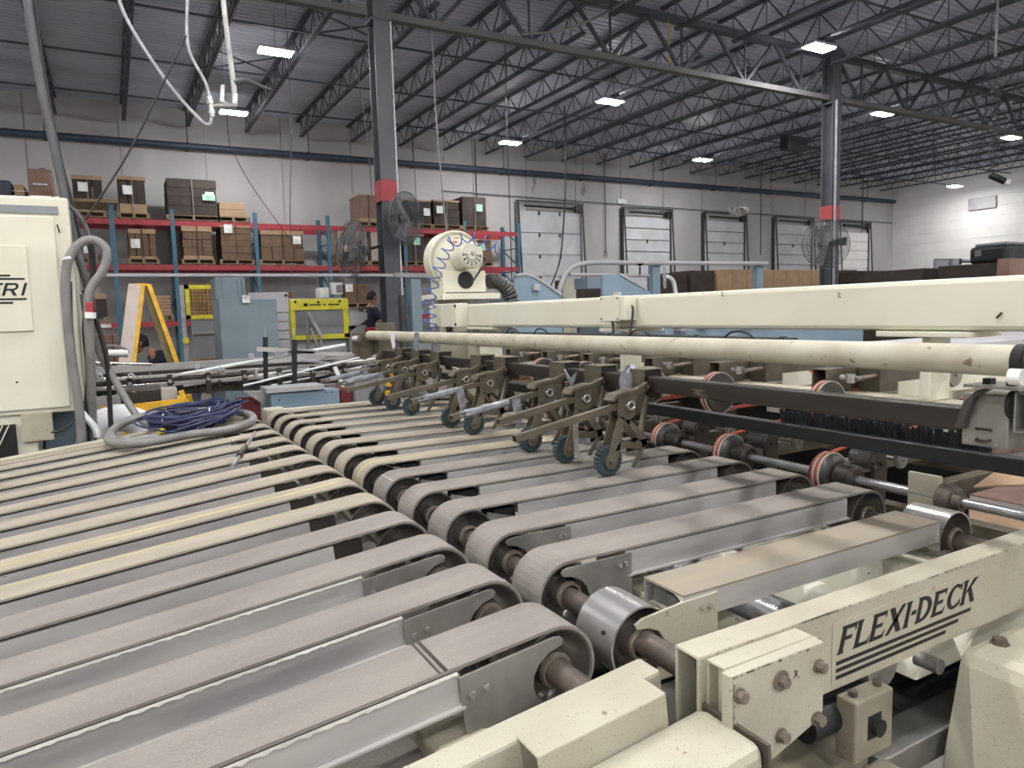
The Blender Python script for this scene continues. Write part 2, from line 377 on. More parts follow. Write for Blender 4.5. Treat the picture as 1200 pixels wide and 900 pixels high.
def dock_door(n, xa, xb, zt, mode):
    r = root('door_%d' % n, None, None, ((xa+xb)/2, 19.9, 0)); r['kind'] = 'structure'
    MB().box(xa-.09, xa, 19.9, 20.0, 0, zt).build('frame', 'door_metal' if mode else 'steel_column', r); MB().box(xb, xb+.06, 19.9, 20.0, 0, zt).build('frame', 'door_metal' if mode else 'steel_column', r)
    top = zt-.25 if mode != 3 else zt-.4
    np_ = 7 if mode == 0 else 12; h = top/np_
    for i in range(np_):
        p = MB().box(xa, xb, 19.93, 19.98, i*h+.012, (i+1)*h-.012)
        if mode == 1: p.box(xa, xb, 19.905, 19.93, i*h+.02, i*h+.05)
        q = p.build('panel', 'door_panel' if mode != 3 else 'wall_white', r)
        if mode != 3 and i % (1 if mode == 0 else 3) == 0:
            for fx in ((.33, .66) if mode == 0 else (.5,)):
                MB().box(xa+(xb-xa)*fx-.03, xa+(xb-xa)*fx+.03, 19.90, 19.93, (i+.9)*h-.06, (i+.9)*h+.06).build('hinge', 'door_metal', q)
    MB().bar((xa-.1, 19.86, zt+.03), (xb+.1, 19.86, zt+.03), .05, .05).build('spring_shaft', 'door_metal', r)
    MB().cyl((xa+.2, 19.84, zt-.12), (xb-.2, 19.84, zt-.14), .05 if mode == 3 else .03, 8).build('torsion_spring', 'black_paint', r)
    MB().bar((xb+.05, 19.85, zt+.05), (xb+.05-.0, 19.6, 1.2), .04, .04).bar((xa-.02, 19.85, zt+.05), (xa-.02, 19.6, 1.2), .04, .04).build('track', 'door_metal', r)
    MB().box(xb-.25, xb-.02, 19.8, 19.9, zt-.25, zt-.05).build('bracket', 'black_paint', r)
dock_door(1, 11.53, 13.93, 5.12, 0); dock_door(2, 15.75, 17.86, 5.1, 1); dock_door(3, 19.55, 21.62, 5.1, 1); dock_door(4, 23.35, 25.54, 5.1, 1); dock_door(5, 27.3, 29.3, 5.05, 3)
MB().pbox((15.545,19.950,5.424), (15.914,19.950,5.268), 19.93, 19.99).build('wall_notice', 'paper', label='small white notice on the wall above the second loading door', cat='notice')
MB().box(31.05, 31.14, 15.65, 16.7, 5.25, 5.72).build('wall_vent', 'machine_grey', label='small grey vent high on the white end wall', cat='vent')
# floor marking
S('trim_1', MB().box(5.6, 7.0, 4.0, 4.7, 0, .003), 'floor_patch')
# ---------------------------------------------------------------- hanging things
r = root('mirror_dome', 'silver convex mirror dome hanging in front of the third loading door', 'mirror', (15.0, 14.0, 4.2))
prof = [(-.22*math.sin(t*PI/16)-0.0, .27*math.cos(t*PI/16)+.001) for t in range(9)]
MB().lathe((15.0, 14, 4.26), (0, 0, 1), prof+[(0.0, .001)], 20).build('dome', 'dark_glass', r, smooth=True)
MB().cyl((15, 14, 4.26), (15, 14, 6.97), .008, 5).build('hanger', 'wire', r)
MB().cyl((15, 14, 4.75), (15, 14, 4.82), .05, 8).build('hanger_knob', 'black_paint', r)
r = root('speaker_box', 'dark box hung under the roof left of the fan column', 'box', (17.1, 14, 6.0))
MB().box(16.7, 17.5, 13.8, 14.1, 5.93, 6.3).build('box', 'black_paint', r, bev=.02); MB().cyl((17.1, 14, 6.3), (17.1, 14, 6.97), .01, 5).build('hanger', 'wire', r)
r = root('security_camera', 'small camera hanging at the end of a coiled cord', 'camera', (13, 6.6, 3.55))
MB().cyl((13, 6.64, 5.6), (13, 6.64, 6.97), .02, 8).build('pipe', 'hose_white', r)
MB().tube([(13+.07*math.cos(i*1.3)+.03*math.sin(i*.31), 6.62+.07*math.sin(i*1.3), 5.6-i*.026) for i in range(72)], .012, 5, 2).build('coiled_cord', 'hose_dark', r)
MB().cyl((12.95, 6.64, 3.7), (13.15, 6.5, 3.58), .055, 10).build('camera_body', 'black_paint', r, smooth=True); MB().cyl((13.15, 6.5, 3.58), (13.2, 6.46, 3.55), .06, 10).build('lens_cap', 'white_plastic', r)
MB().tube([(4.84, 11, 6.97), (4.866,11.000,5.721), (4.881,11.000,4.677), (5.000,11.000,2.751)], .013, 6).build('conduit', 'hose_white', label='white vertical rod dropping from the roof to the blower', cat='conduit')
MB().tube([((6.223,11.000,6.637)[0], 11, 6.97), (6.223,11.000,6.637), (6.192,11.000,5.231), (6.207,11.000,3.653), (6.210,11.000,2.180)], .009, 6).build('hanging_cable', 'grey_rubber', label='thin cable hanging right of the blower down to the floor machines', cat='cable')
MB().tube([((3.127,9.800,5.685)[0], 9.8, 6.97), (3.127,9.800,5.685), (3.190,9.800,5.082), (3.286,9.800,4.128), (3.319,9.800,3.318)], .007, 5).build('hanging_cable', 'grey_rubber', label='thin cable dropping just left of the near column', cat='cable')
MB().tube([((10.757,16.000,5.317)[0], 16, 6.97), (10.757,16.000,5.317), (10.637,16.000,3.762), (10.479,16.000,2.865), (10.082,16.000,2.082)], .02, 5).build('hanging_cable', 'black_rubber', label='black cable hanging in front of the widest loading door', cat='cable')
MB().tube([((2.085,9.000,4.339)[0], 9, 6.97), (2.085,9.000,4.339), (2.002,9.000,2.922), (1.970,9.000,2.201)], .006, 5).build('hanging_cable', 'grey_rubber', label='thin cable hanging between the hose fittings and the near column', cat='cable')
MB().tube([((1.800,12.000,4.607)[0], 12, 6.97), (1.800,12.000,4.607), (1.897,12.000,4.164), (2.158,12.000,3.657), (2.657,12.000,2.908)], .006, 5).build('hanging_cable', 'black_rubber', label='thin slanting cable from the hose fittings towards the rack', cat='cable')
MB().tube([(0.551,5.100,3.454), (0.391,5.100,3.131), (0.170,5.100,2.695), (-0.090,5.100,2.279)], .007, 6).build('slanting_cord', 'black_rubber', label='dark cord slanting down to the top of the cream cabinet', cat='cord')
MB().cyl((9.105,10.150,6.011), (9.093,10.150,6.963), .012, 5).build('sprinkler_drop', 'amber', label='short yellow rod hanging from the girder', cat='rod')
MB().tube([(5.956,10.000,5.978), (6.646,10.000,6.140), (7.415,10.000,6.481), (8.048,10.000,6.864)], .02, 6).build('ceiling_hose', 'hose_grey', label='grey hose draped along the girder', cat='hose')
MB().tube([(-0.293,5.200,3.701), (-0.283,5.200,3.463), (-0.255,5.200,3.029), (-0.217,5.200,2.683), (-0.157,5.200,2.149), (-0.101,5.200,1.808), (-0.112,5.200,1.541)], .025, 10).build('supply_pipe', 'hose_dark', smooth=True, label='thick grey supply hose dropping from the roof to the cream cabinet', cat='hose')
MB().tube([(-0.252,5.220,3.717), (-0.249,5.220,3.379), (-0.225,5.220,2.988), (-0.191,5.220,2.639), (-0.133,5.220,2.230), (-0.130,5.220,1.915)], .010, 8).build('supply_cable', 'black_rubber', smooth=True, label='black cable running beside the thick grey supply hose', cat='cable')
r = root('air_drop', 'air line drop with valve fittings and a white hose loop hanging upper left', 'pipe', (0.783,6.000,3.117))
MB().tube([(0.192,6.000,4.091), (0.268,6.000,3.813), (0.491,6.000,3.427), (0.691,6.000,3.184), (0.766,6.000,3.141), (0.789,6.000,3.213)], .013, 8).build('hose_loop', 'hose_white', r, smooth=True)
MB().tube([(0.702,6.000,4.220), (0.663,6.000,3.909), (0.664,6.000,3.665), (0.757,6.000,3.461), (0.785,6.000,3.339)], .012, 8).build('hose', 'hose_white', r, smooth=True)
MB().tube([(0.925,6.000,4.263), (0.937,6.000,3.893), (0.962,6.000,3.506), (0.968,6.000,3.315)], .02, 8).build('drop_pipe', 'galvanised', r, smooth=True)
MB().tube([(0.966,6.000,3.475), (1.049,6.000,3.504), (1.149,6.000,3.478), (1.258,6.000,3.453)], [.026, .022, .016, .01], 8).build('swivel_hook', 'hose_dark', r, smooth=True)
MB().cyl((0.786,6.000,3.351), (0.794,6.000,3.201), .022, 10).cyl((0.778,6.000,3.319), (0.788,6.000,3.295), .032, 10).cyl((0.791,6.000,3.245), (0.796,6.000,3.220), .032, 10).build('quick_coupler', 'polished', r, smooth=True)
MB().cyl((0.806,6.000,3.284), (0.980,6.000,3.304), .018, 10).cyl((0.962,6.000,3.314), (0.973,6.000,3.393), .022, 10).build('manifold', 'polished', r, smooth=True)
MB().cyl((0.869,6.000,3.317), (0.884,6.000,3.445), .016, 8).bar((0.882,6.000,3.331), (0.929,6.000,3.285), .008, .02).build('valve', 'polished', r, smooth=True)
# ================================================================ PALLET RACK
ry0, ry1 = 18.5, 19.55
rk = root('pallet_rack', 'long pallet rack with teal uprights and red beams along the back wall', 'rack', (4.9, 18.5, 0))
ups = [-.95, 1.42, 3.27, 5.06, 7.15, 8.96, 10.72]
for x in ups:
    for yy in (ry0+.05, ry1-.05): MB().box(x-.045, x+.045, yy-.045, yy+.045, 0, 4.25 if x not in (7.15,) else 4.1).build('upright', 'rack_teal', rk)
    z = .3; i = 0
    while z < 3.9:
        MB().bar((x, ry0+.05, z), (x, ry1-.05, z+.55 if i % 2 == 0 else z), .03, .03).build('frame_brace', 'rack_teal', rk); z += .55 if i % 2 == 0 else .12; i += 1
for a, b_ in zip(ups[:-1], ups[1:]):
    for z in (1.6, 2.91, 3.93):
        for yy in (ry0, ry1-.06): MB().box(a+.045, b_-.045, yy, yy+.06, z-.06, z+.06).build('beam', 'rack_red', rk)
        for q in (.3, .7): MB().box(a+(b_-a)*q-.03, a+(b_-a)*q+.03, ry0+.06, ry1-.06, z+.02, z+.05).build('crossbar', 'galvanised', rk)
MB().box(-.5, -.0, 18.49, 18.5, 1.56, 1.64).build('beam_tag', 'paper', rk)
def pallet(p, q, ya=18.45, yb=19.5, under='', mt='wood'):
    x0, x1, zt = min(p[0], q[0]), max(p[0], q[0]), p[2]
    r = root('pallet', 'wooden pallet under '+under, 'pallet', ((x0+x1)/2, (ya+yb)/2, zt-.12), 'wooden pallets in the rack')
    for i in range(5):
        yy = ya+i*(yb-ya-.1)/4; MB().box(x0, x1, yy, yy+.1, zt-.02, zt).build('deck_board', mt, r)
    for i in range(3):
        xx = x0+i*(x1-x0-.06)/2; MB().box(xx, xx+.06, ya, yb, zt-.1, zt-.02).build('stringer', mt, r)
    for yy in (ya, yb-.1): MB().box(x0, x1, yy, yy+.1, zt-.12, zt-.1).build('bottom_board', mt, r)
def carton(p, q, label, m='kraft', layers=1, cap=None, base=None, tag_=None, tag_m='paper', ya=18.5, yb=19.4, strap=True, cat='cartons', cols=1, zfix=None, pal=True):
    """a stack or bundle seen between two corners on the rack"""
    x0, x1 = min(p[0], q[0]), max(p[0], q[0]); z1, z0 = max(p[2], q[2]), min(p[2], q[2])
    if zfix is not None:
        z1 += zfix-z0; z0 = zfix
    if pal and z0 > .3:
        pallet((x0-.05, 0, z0), (x1+.05, 0, z0), under='the '+' '.join(label.split()[:12]), ya=ya, yb=yb)
    r = root('carton_stack', label, cat, ((x0+x1)/2, (ya+yb)/2, z0), )
    a, b_ = z0, z1
    if base: MB().box(x0, x1, ya, yb, z0, z0+base).build('base_board', 'kraft_pale', r); a = z0+base+.002
    if cap: MB().box(x0-.01, x1+.01, ya-.01, yb+.01, z1-cap, z1).build('top_board', 'kraft_pale', r); b_ = z1-cap-.002
    h = (b_-a)/layers; wc = (x1-x0)/cols
    for i in range(layers):
        for j in range(cols):
            d = random.uniform(-.012, .012)
            MB().box(x0+j*wc+.004+d, x0+(j+1)*wc-.004+d, ya+abs(d), yb, a+i*h+.003, a+(i+1)*h-.003).build('bundle' if layers > 1 or cols > 1 else 'carton', m, r, bev=.006)
    if strap: MB().box((x0+x1)/2-.012, (x0+x1)/2+.012, ya-.02, ya-.014, z0, z1).build('strap', 'kraft_dark' if m != 'kraft_dark' else 'hose_grey', r)
    if tag_:
        tx = x0+(x1-x0)*tag_[0]; tz = z0+(z1-z0)*tag_[1]
        MB().box(tx, tx+.19, ya-.03, ya-.024, tz, tz+.2).build('label_sheet', tag_m, r)
    return r
T, U, V_ = 4.13, 3.11, 1.80
carton((-0.514,18.500,4.822), (0.044,18.500,4.058), 'dark cardboard bundle with pale top board, leftmost of the two alike on the top shelf', 'kraft_dark', 1, .08, .22, (.18, .55), zfix=T, cols=3)
carton((0.368,18.500,4.823), (0.908,18.500,4.016), 'dark cardboard bundle with pale top board, second from left on the top shelf', 'kraft_dark', 1, .08, .2, (.15, .5), zfix=T, cols=3)
rr_ = carton((1.354,18.500,4.827), (2.421,18.500,3.994), 'wide dark four-layer cardboard stack with two paper labels on the top shelf', 'kraft_dark', 4, None, None, (.76, .42), zfix=T, cols=2)
MB().box(2.10, 2.38, 18.465, 18.47, 4.48, 4.62).build('label_sheet', 'paper_green', rr_)
carton((2.466,18.500,4.397), (3.066,18.500,4.058), 'small tan carton pair on the top shelf right of the wide dark stack', 'kraft_pale', 2, zfix=T, strap=False)
carton((5.916,18.500,4.735), (6.392,18.500,4.025), 'brown wrapped carton just left of the near column on the top shelf', 'kraft_red', 1, .05, .1, zfix=T)
carton((7.167,18.500,4.642), (7.939,18.500,4.006), 'dark carton stack with white label right of the near column on the top shelf', 'kraft_dark', 2, .04, None, (.7, .35), zfix=T)
carton((8.018,18.500,4.659), (8.800,18.500,3.986), 'dark brown carton stack, middle one of three right of the near column, top shelf', 'kraft_dark', 3, .05, None, (.1, .45), zfix=T, cols=2)
carton((8.911,18.500,4.796), (9.670,18.500,3.988), 'dark brown carton with green label, last on the top shelf', 'kraft_dark', 1, None, None, (.55, .5), 'paper_green', zfix=T)
carton((0.491,18.500,3.734), (1.034,18.500,3.071), 'kraft bundle with white label on the middle shelf behind the hose loop', 'kraft', 1, .1, .05, (.06, .35), zfix=U, cols=4)
carton((1.607,18.500,3.807), (2.244,18.500,3.043), 'kraft bundle with pale top on the middle shelf right of the teal upright', 'kraft', 3, .12, .08, None, zfix=U, cols=3)
carton((2.449,18.500,3.834), (3.140,18.500,3.030), 'brown layered carton stack with a small white slip on the middle shelf', 'kraft', 5, .04, None, (.12, .78), zfix=U)
carton((3.366,18.500,3.759), (4.404,18.500,3.041), 'wide dark kraft stack with a small white label on the middle shelf', 'kraft', 2, .1, None, (.75, .55), zfix=U, cols=4)
carton((5.297,18.500,3.749), (6.077,18.500,2.898), 'plastic-wrapped pallet load on the middle shelf behind the small fan', 'wrap', 1, zfix=U, strap=False)
carton((6.167,18.500,3.750), (6.939,18.500,2.902), 'plastic-wrapped pallet load on the middle shelf behind the near column', 'wrap', 1, zfix=U, strap=False)
carton((7.170,18.500,3.639), (7.688,18.500,2.905), 'dark carton with green label on the middle shelf behind the blower', 'kraft_dark', 1, .05, None, (.4, .6), 'paper_green', zfix=U)
carton((9.054,18.500,3.634), (9.802,18.500,2.988), 'tan carton with green label, last on the middle shelf', 'kraft', 2, .03, None, (.45, .5), 'paper_green', zfix=U)
carton((-0.436,18.500,3.335), (-0.201,18.500,3.002), 'small purple-brown parcel with white label seen through the hose loop', 'kraft_red', 1, None, None, (.1, .3), zfix=U, strap=False)
carton((-0.317,18.500,2.342), (-0.057,18.500,1.823), 'brown carton with pale top on the lower shelf beside the ladder', 'kraft_dark', 1, .12, None, zfix=V_, strap=False)
carton((0.908,18.500,2.289), (1.252,18.500,1.827), 'stack of loose boards on the lower shelf right of the ladder', 'kraft_pale', 6, zfix=V_, strap=False)
carton((1.627,18.500,2.500), (2.198,18.500,1.761), 'tan carton stack behind the yellow mesh guard', 'kraft', 3, zfix=V_, cols=3)
carton((3.359,18.500,2.656), (4.075,18.500,2.140), 'kraft bundle on the lower shelf above the grey machine', 'kraft', 4, zfix=V_, cols=3, strap=False)
carton((5.419,18.500,2.652), (6.040,18.500,2.155), 'kraft carton with white label on a pallet left of the standing worker', 'kraft', 1, None, None, (.0, .6), zfix=2.0)
carton((5.391,18.500,2.120), (5.962,18.500,1.544), 'lower kraft carton stack left of the standing worker', 'kraft', 5, zfix=.9, strap=False)
carton((-0.269,17.200,1.409), ((0.270,17.200,1.042)[0], 17.2, 0), 'dark brown bundle on the floor behind the ladder', 'kraft_red', 9, pal=False, ya=17.2, yb=18.2)
carton((-0.921,17.200,1.575), ((-0.415,17.200,1.113)[0], 17.2, 0), 'orange-brown cardboard on the floor behind the cables', 'kraft_pale', 8, pal=False, ya=17.2, yb=18.2)
for (p, q, l, m) in (((-1.000,14.000,4.171), (-0.674,14.000,3.745), 'reddish carton standing behind the top of the cream cabinet', 'kraft_red'), ((-1.191,14.000,3.905), (-1.059,14.000,3.725), 'small tan carton behind the top left of the cream cabinet', 'kraft_pale')):
    r = root('carton', l, 'carton', (p[0], 14, q[2])); MB().pbox(p, q, 14, 14.8).build('box', m, r, bev=.01); MB().box((p[0]+q[0])/2-.1, (p[0]+q[0])/2+.1, 13.985, 14, q[2]+(p[2]-q[2])*.4, q[2]+(p[2]-q[2])*.45).build('hand_hole', 'paper', r)
r = root('cargo_shelf', 'shelf hidden behind the cream cabinet that carries two cartons', 'shelf', (-1, 14, 0))
MB().box(-2.6, 0.25, 13.9, 14.9, (-0.933,14.000,3.718)[2]-.05, (-0.933,14.000,3.718)[2]).build('board', 'wood', r)
for x in (-2.5, .1): MB().box(x, x+.08, 14.0, 14.08, 0, (-0.933,14.000,3.718)[2]-.05).build('post', 'rack_teal', r); MB().box(x, x+.08, 14.7, 14.78, 0, (-0.933,14.000,3.718)[2]-.05).build('post', 'rack_teal', r)
MB().tube([((-0.873,14.000,4.180)[0], 14.4, (-1.000,14.000,4.171)[2]+.025), ((-0.826,14.000,4.184)[0], 14.4, (-1.000,14.000,4.171)[2]+.06), ((-0.768,14.000,4.188)[0], 14.3, (-1.000,14.000,4.171)[2]+.03), ((-0.698,14.000,4.193)[0], 14.4, (-1.000,14.000,4.171)[2]+.022)], .03, 6).build('rope_bundle', 'black_rubber', label='dark bundle of rope lying on the reddish carton', cat='rope')
MB().pbox((-1.572,13.900,3.969), (-1.221,13.900,3.701), 14, 14.9).build('wrapped_load', 'pipe_blue', bev=.05, label='dark blue wrapped load at the left edge behind the cream cabinet', cat='load')
# ================================================================ MACHINES BEHIND THE DECKS
def legs(r, x0, x1, y0, y1, z, m='machine_blue'):
    for a in (x0, x1-.06):
        for b_ in (y0, y1-.06): MB().box(a, a+.06, b_, b_+.06, 0, z).build('leg', m, r)
# tall blue panel
r = root('blue_cabinet', 'tall flat blue-grey machine cabinet behind the gluer rails', 'cabinet', (1.2, 8.6, 0))
MB().box((1.057,8.500,1.888)[0], (1.680,8.500,1.878)[0], 8.5, 9.1, 0.0, (1.057,8.500,1.879)[2]).build('body', 'machine_blue', r, bev=.008)
MB().pbox((1.307,8.480,1.922), (1.384,8.480,1.835), 8.47, 8.5).build('lock_plate', 'paper', r); MB().cyl((1.338,8.450,1.901), (1.344,8.490,1.902), .02, 10).build('lock_knob', 'polished', r)
r = root('hood_box', 'ribbed blue-grey hood standing above the blue cabinet', 'hood', (1, 9.2, 1.9))
MB().pbox((1.123,9.200,2.161), (1.445,9.200,1.893), 9.2, 9.7).build('hood', 'machine_blue', r, bev=.01)
for xx in ((1.132,9.200,2.010)[0], (1.208,9.200,2.009)[0], (1.383,9.200,2.007)[0], (1.442,9.200,2.006)[0]): MB().box(xx-.012, xx+.012, 9.18, 9.2, (1.183,9.200,1.907)[2], (1.199,9.200,2.151)[2]).build('rib', 'machine_blue', r)
MB().box((1.144,9.200,1.908)[0], (1.416,9.200,1.904)[0], 9.25, 9.65, 0, (1.278,9.200,1.895)[2]).build('pedestal', 'machine_blue', r)
r = root('feeder_cabinet', 'pale grey louvred machine side behind the blue cabinet', 'cabinet', (2, 9.8, 0))
MB().pbox((1.528,9.500,1.986), (2.028,9.500,1.727), 9.5, 10.0).build('upper_panel', 'machine_grey', r, bev=.01)
zz = (1.930,9.500,1.718)[2]; xl, xr = (1.837,9.500,1.578)[0], (2.019,9.500,1.572)[0]
for i in range(8): MB().box(xl, xr, 9.52+.01*(i % 2), 9.9, zz-.115*(i+1)+.015, zz-.115*i).build('louvre', 'machine_grey', r)
MB().box(xl, xr, 9.6, 9.95, 0, zz-.95).build('base', 'guard_grey', r)
MB().cyl((1.994,9.480,1.947), (1.998,9.500,1.947), .02, 8).build('knob', 'ink', r)
# yellow framed guard
r = root('yellow_guard', 'bright yellow framed machine guard with grey panel and small black lettering', 'machine', (3.2, 11.2, 0))
a, b_, c, d = (2.372,11.000,1.930), (3.259,11.000,1.915), (2.362,11.000,1.764), (3.250,11.000,1.743)
e, f_ = (2.339,11.000,1.367), (3.255,11.000,1.329)
MB().box(a[0], b_[0], 11, 11.12, c[2], a[2]).build('top_band', 'yellow', r, bev=.008)
MB().box(a[0], a[0]+.06, 11, 11.12, e[2], c[2]).build('side_band', 'yellow', r); MB().box(b_[0]-.09, b_[0], 11, 11.12, f_[2], c[2]).build('side_band', 'yellow', r)
MB().box(a[0], b_[0], 11, 11.12, e[2]-.05, e[2]+.02).build('bottom_band', 'yellow', r)
MB().box(a[0]+.06, b_[0]-.09, 11.03, 11.1, e[2]+.02, c[2]).build('window_panel', 'guard_grey', r)
MB().box(a[0], b_[0], 11.13, 11.6, 0, a[2]+.02).build('body', 'machine_grey', r)
MB().box((2.570,11.000,1.849)[0], (2.602,11.000,1.849)[0]+.02, 10.992, 11, (2.594,11.000,1.823)[2], (2.597,11.000,1.868)[2]).build('emblem', 'ink', r)
em = MB(); xx = (2.660,11.000,1.847)[0]
for i in range(30):
    if i in (11, 12, 16, 17): continue
    em.box(xx+i*.0155, xx+i*.0155+.010, 10.993, 10.999, (2.659,11.000,1.828)[2]+(.004 if i % 3 else 0), (2.660,11.000,1.856)[2]-(.004 if i % 4 == 1 else 0))
em.build('lettering', 'ink', r)
MB().prism([((3.244,11.000,1.636)[0], (3.250,11.000,1.743)[2]), ((3.552,11.000,1.735)[0], (3.551,11.000,1.708)[2]), ((3.552,11.000,1.735)[0], (3.545,11.000,1.601)[2]), ((3.271,11.000,1.636)[0], (3.260,11.000,1.422)[2])], 'y', 11.0, 11.13).build('slanted_panel', 'machine_grey', r)
MB().box((3.231,11.000,1.396)[0]+.01, (3.535,11.000,1.385)[0], 11.0, 11.13, 0, (3.407,11.000,1.605)[2]-.1).build('lower_panel', 'guard_grey', r)
MB().cyl((2.441,10.980,1.890), (2.445,11.000,1.890), .02, 8).cyl((2.786,10.980,1.883), (2.791,11.000,1.884), .02, 8).cyl((3.117,10.980,1.891), (3.122,11.000,1.891), .02, 8).build('fasteners', 'ink', r)
MB().bar((2.603,10.900,1.731), (2.788,10.900,1.350), .05, .05).bar((2.628,10.900,1.486), (2.772,10.900,1.050), .03, .03).bar((2.773,10.900,1.311), (2.759,10.900,1.051), .03, .03).build('strut', 'machine_grey', r)
MB().bar((2.555,10.800,1.743), (2.548,10.800,1.170), .03, .03).build('post', 'guard_grey', r)
r = root('control_screen', 'small white control screen on top of the yellow guard', 'screen', (3.200,11.300,2.006))
MB().pbox((3.073,11.200,2.191), (3.240,11.200,2.002), 11.2, 11.35).build('housing', 'white_plastic', r, bev=.01); MB().pbox((3.138,11.200,2.150), (3.227,11.200,2.029), 11.19, 11.2).build('display', 'guard_grey', r)
MB().box((3.103,11.200,2.004)[0], (3.212,11.200,2.002)[0], 11.2, 11.4, (3.111,11.000,1.931)[2]+.0, (3.171,11.200,2.003)[2]).build('foot', 'machine_blue', r)
MB().pbox((2.868,11.200,2.112), (3.019,11.200,1.951), 11.2, 11.45).build('paper_box', 'paper', bev=.015, label='white paper sheets standing on the yellow guard left of the screen', cat='paper')
# mesh guard
r = root('mesh_guard', 'yellow framed wire mesh guard above a grey panel', 'guard', (0.6, 10, 0))
p, q = (0.850,10.000,2.109), (1.269,10.000,1.675)
for (u0, u1, w0, w1) in ((p[0], q[0], p[2]-.05, p[2]), (p[0], q[0], q[2], q[2]+.05), (p[0], p[0]+.05, q[2], p[2]), (q[0]-.05, q[0], q[2], p[2])): MB().box(u0, u1, 10, 10.05, w0, w1).build('frame_bar', 'yellow', r)
m_ = MB(); i = p[0]
while i < q[0]: m_.box(i, i+.004, 10.02, 10.024, q[2], p[2]); i += .045
i = q[2]
while i < p[2]: m_.box(p[0], q[0], 10.02, 10.024, i, i+.004); i += .045
m_.build('wire_mesh', 'amber', r, kind='stuff')
MB().box(p[0]+.05, q[0]+.1, 10.03, 10.06, 1.0, q[2]-.01).build('lower_panel', 'guard_grey', r)
MB().bar((p[0]+.05, 10.0, q[2]-.18), (q[0], 10.0, q[2]-.18), .03, .03).build('rail', 'galvanised', r)
MB().box(p[0]-.06, p[0]-.01, 10, 10.05, 0, p[2]).build('post', 'galvanised', r); MB().box(q[0]+.0, q[0]+.05, 10, 10.05, 0, q[2]).build('post', 'galvanised', r)
MB().cyl((0.817,9.950,1.405), (0.820,9.980,1.405), .04, 10).build('knob', 'yellow', r)
r = root('feeder_table', 'white parts table with brown scraps in front of the mesh guard', 'table', (.6, 9.4, 0))
MB().pbox((0.838,9.200,1.136), (1.142,9.200,0.983), 9.2, 9.8).build('tray', 'machine_grey', r); MB().pbox((0.870,9.300,1.191), (1.143,9.300,1.112), 9.3, 9.7).build('scrap_pile', 'wood', r, kind='stuff'); legs(r, .65, 1.1, 9.3, 9.7, 1.0)
# grey rail crossing
r = root('guard_rail', 'pale grey horizontal rail crossing in front of the rack', 'rail', (1.7, 9.5, 0))
MB().box(-1.2, 4.1, 9.5, 9.55, 2.19, 2.225).build('rail', 'machine_grey', r)
for x in (-1.1, 4.02): MB().box(x, x+.06, 9.5, 9.55, 0, 2.18).build('post', 'guard_grey', r)
# stepladder
r = root('stepladder', 'yellow fibreglass stepladder standing open behind the gluer rails', 'ladder', ((0.108,8.000,1.130)[0], 8, 0))
tp = (0.293,8.000,2.020); zt = tp[2]
def leg2(p, q, w=.1, t=.03, m='amber', nm='side_rail'):
    return MB().bar(p, q, t, w, (1, 0, 0)).build(nm, m, r)
lf = (0.076,8.000,1.005); rf = (0.576,8.000,0.966)
k1 = zt/(zt-lf[2]); fx = tp[0]+(lf[0]-tp[0])*k1; bx = tp[0]+(rf[0]-tp[0])*k1
MB().bar((tp[0]-.06, 7.9, zt), (fx, 7.72, 0), .03, .12, (1, 0, 0.2)).build('front_rail', 'ladder_pale', r, bev=.005)
MB().bar((tp[0]+.01, 7.9, zt), (fx+.08, 7.72, 0), .05, .035, (1, 0, .2)).build('front_rail_edge', 'amber', r)
MB().bar((tp[0]-.04, 8.3, zt), (fx, 8.45, 0), .08, .035, (1, 0, .2)).build('front_rail', 'ladder_pale', r)
MB().bar((tp[0]+.06, 7.9, zt), (bx, 7.76, 0), .05, .04, (1, 0, .2)).build('rear_rail', 'amber', r)
MB().bar((tp[0]+.02, 7.93, zt-.02), (bx-.07, 7.79, 0), .05, .06, (1, 0, .2)).build('rear_rail_channel', 'ladder_brown', r)
MB().bar((tp[0]+.06, 8.3, zt), (bx, 8.4, 0), .05, .04, (1, 0, .2)).build('rear_rail', 'amber', r)
MB().box(tp[0]-.1, tp[0]+.06, 7.92, 8.3, zt-.02, zt+.012).build('top_cap', 'amber', r, bev=.01)
for i in range(1, 6):
    t = i/6.5; MB().box(tp[0]-.04+(fx-tp[0])*t-.05, tp[0]-.04+(fx-tp[0])*t+.04, 7.9, 8.33, zt*(1-t)-.01, zt*(1-t)+.02).build('step', 'wood', r)
    MB().bar((tp[0]+.06+(bx-tp[0])*t, 7.86, zt*(1-t)), (tp[0]+.06+(bx-tp[0])*t, 8.33, zt*(1-t)), .02, .02).build('rear_brace', 'galvanised', r)
MB().bar((tp[0]-.04+(fx-tp[0])*.55, 7.9, zt*.45), (tp[0]+.06+(bx-tp[0])*.55, 7.9, zt*.45), .01, .01).build('spreader', 'galvanised', r)
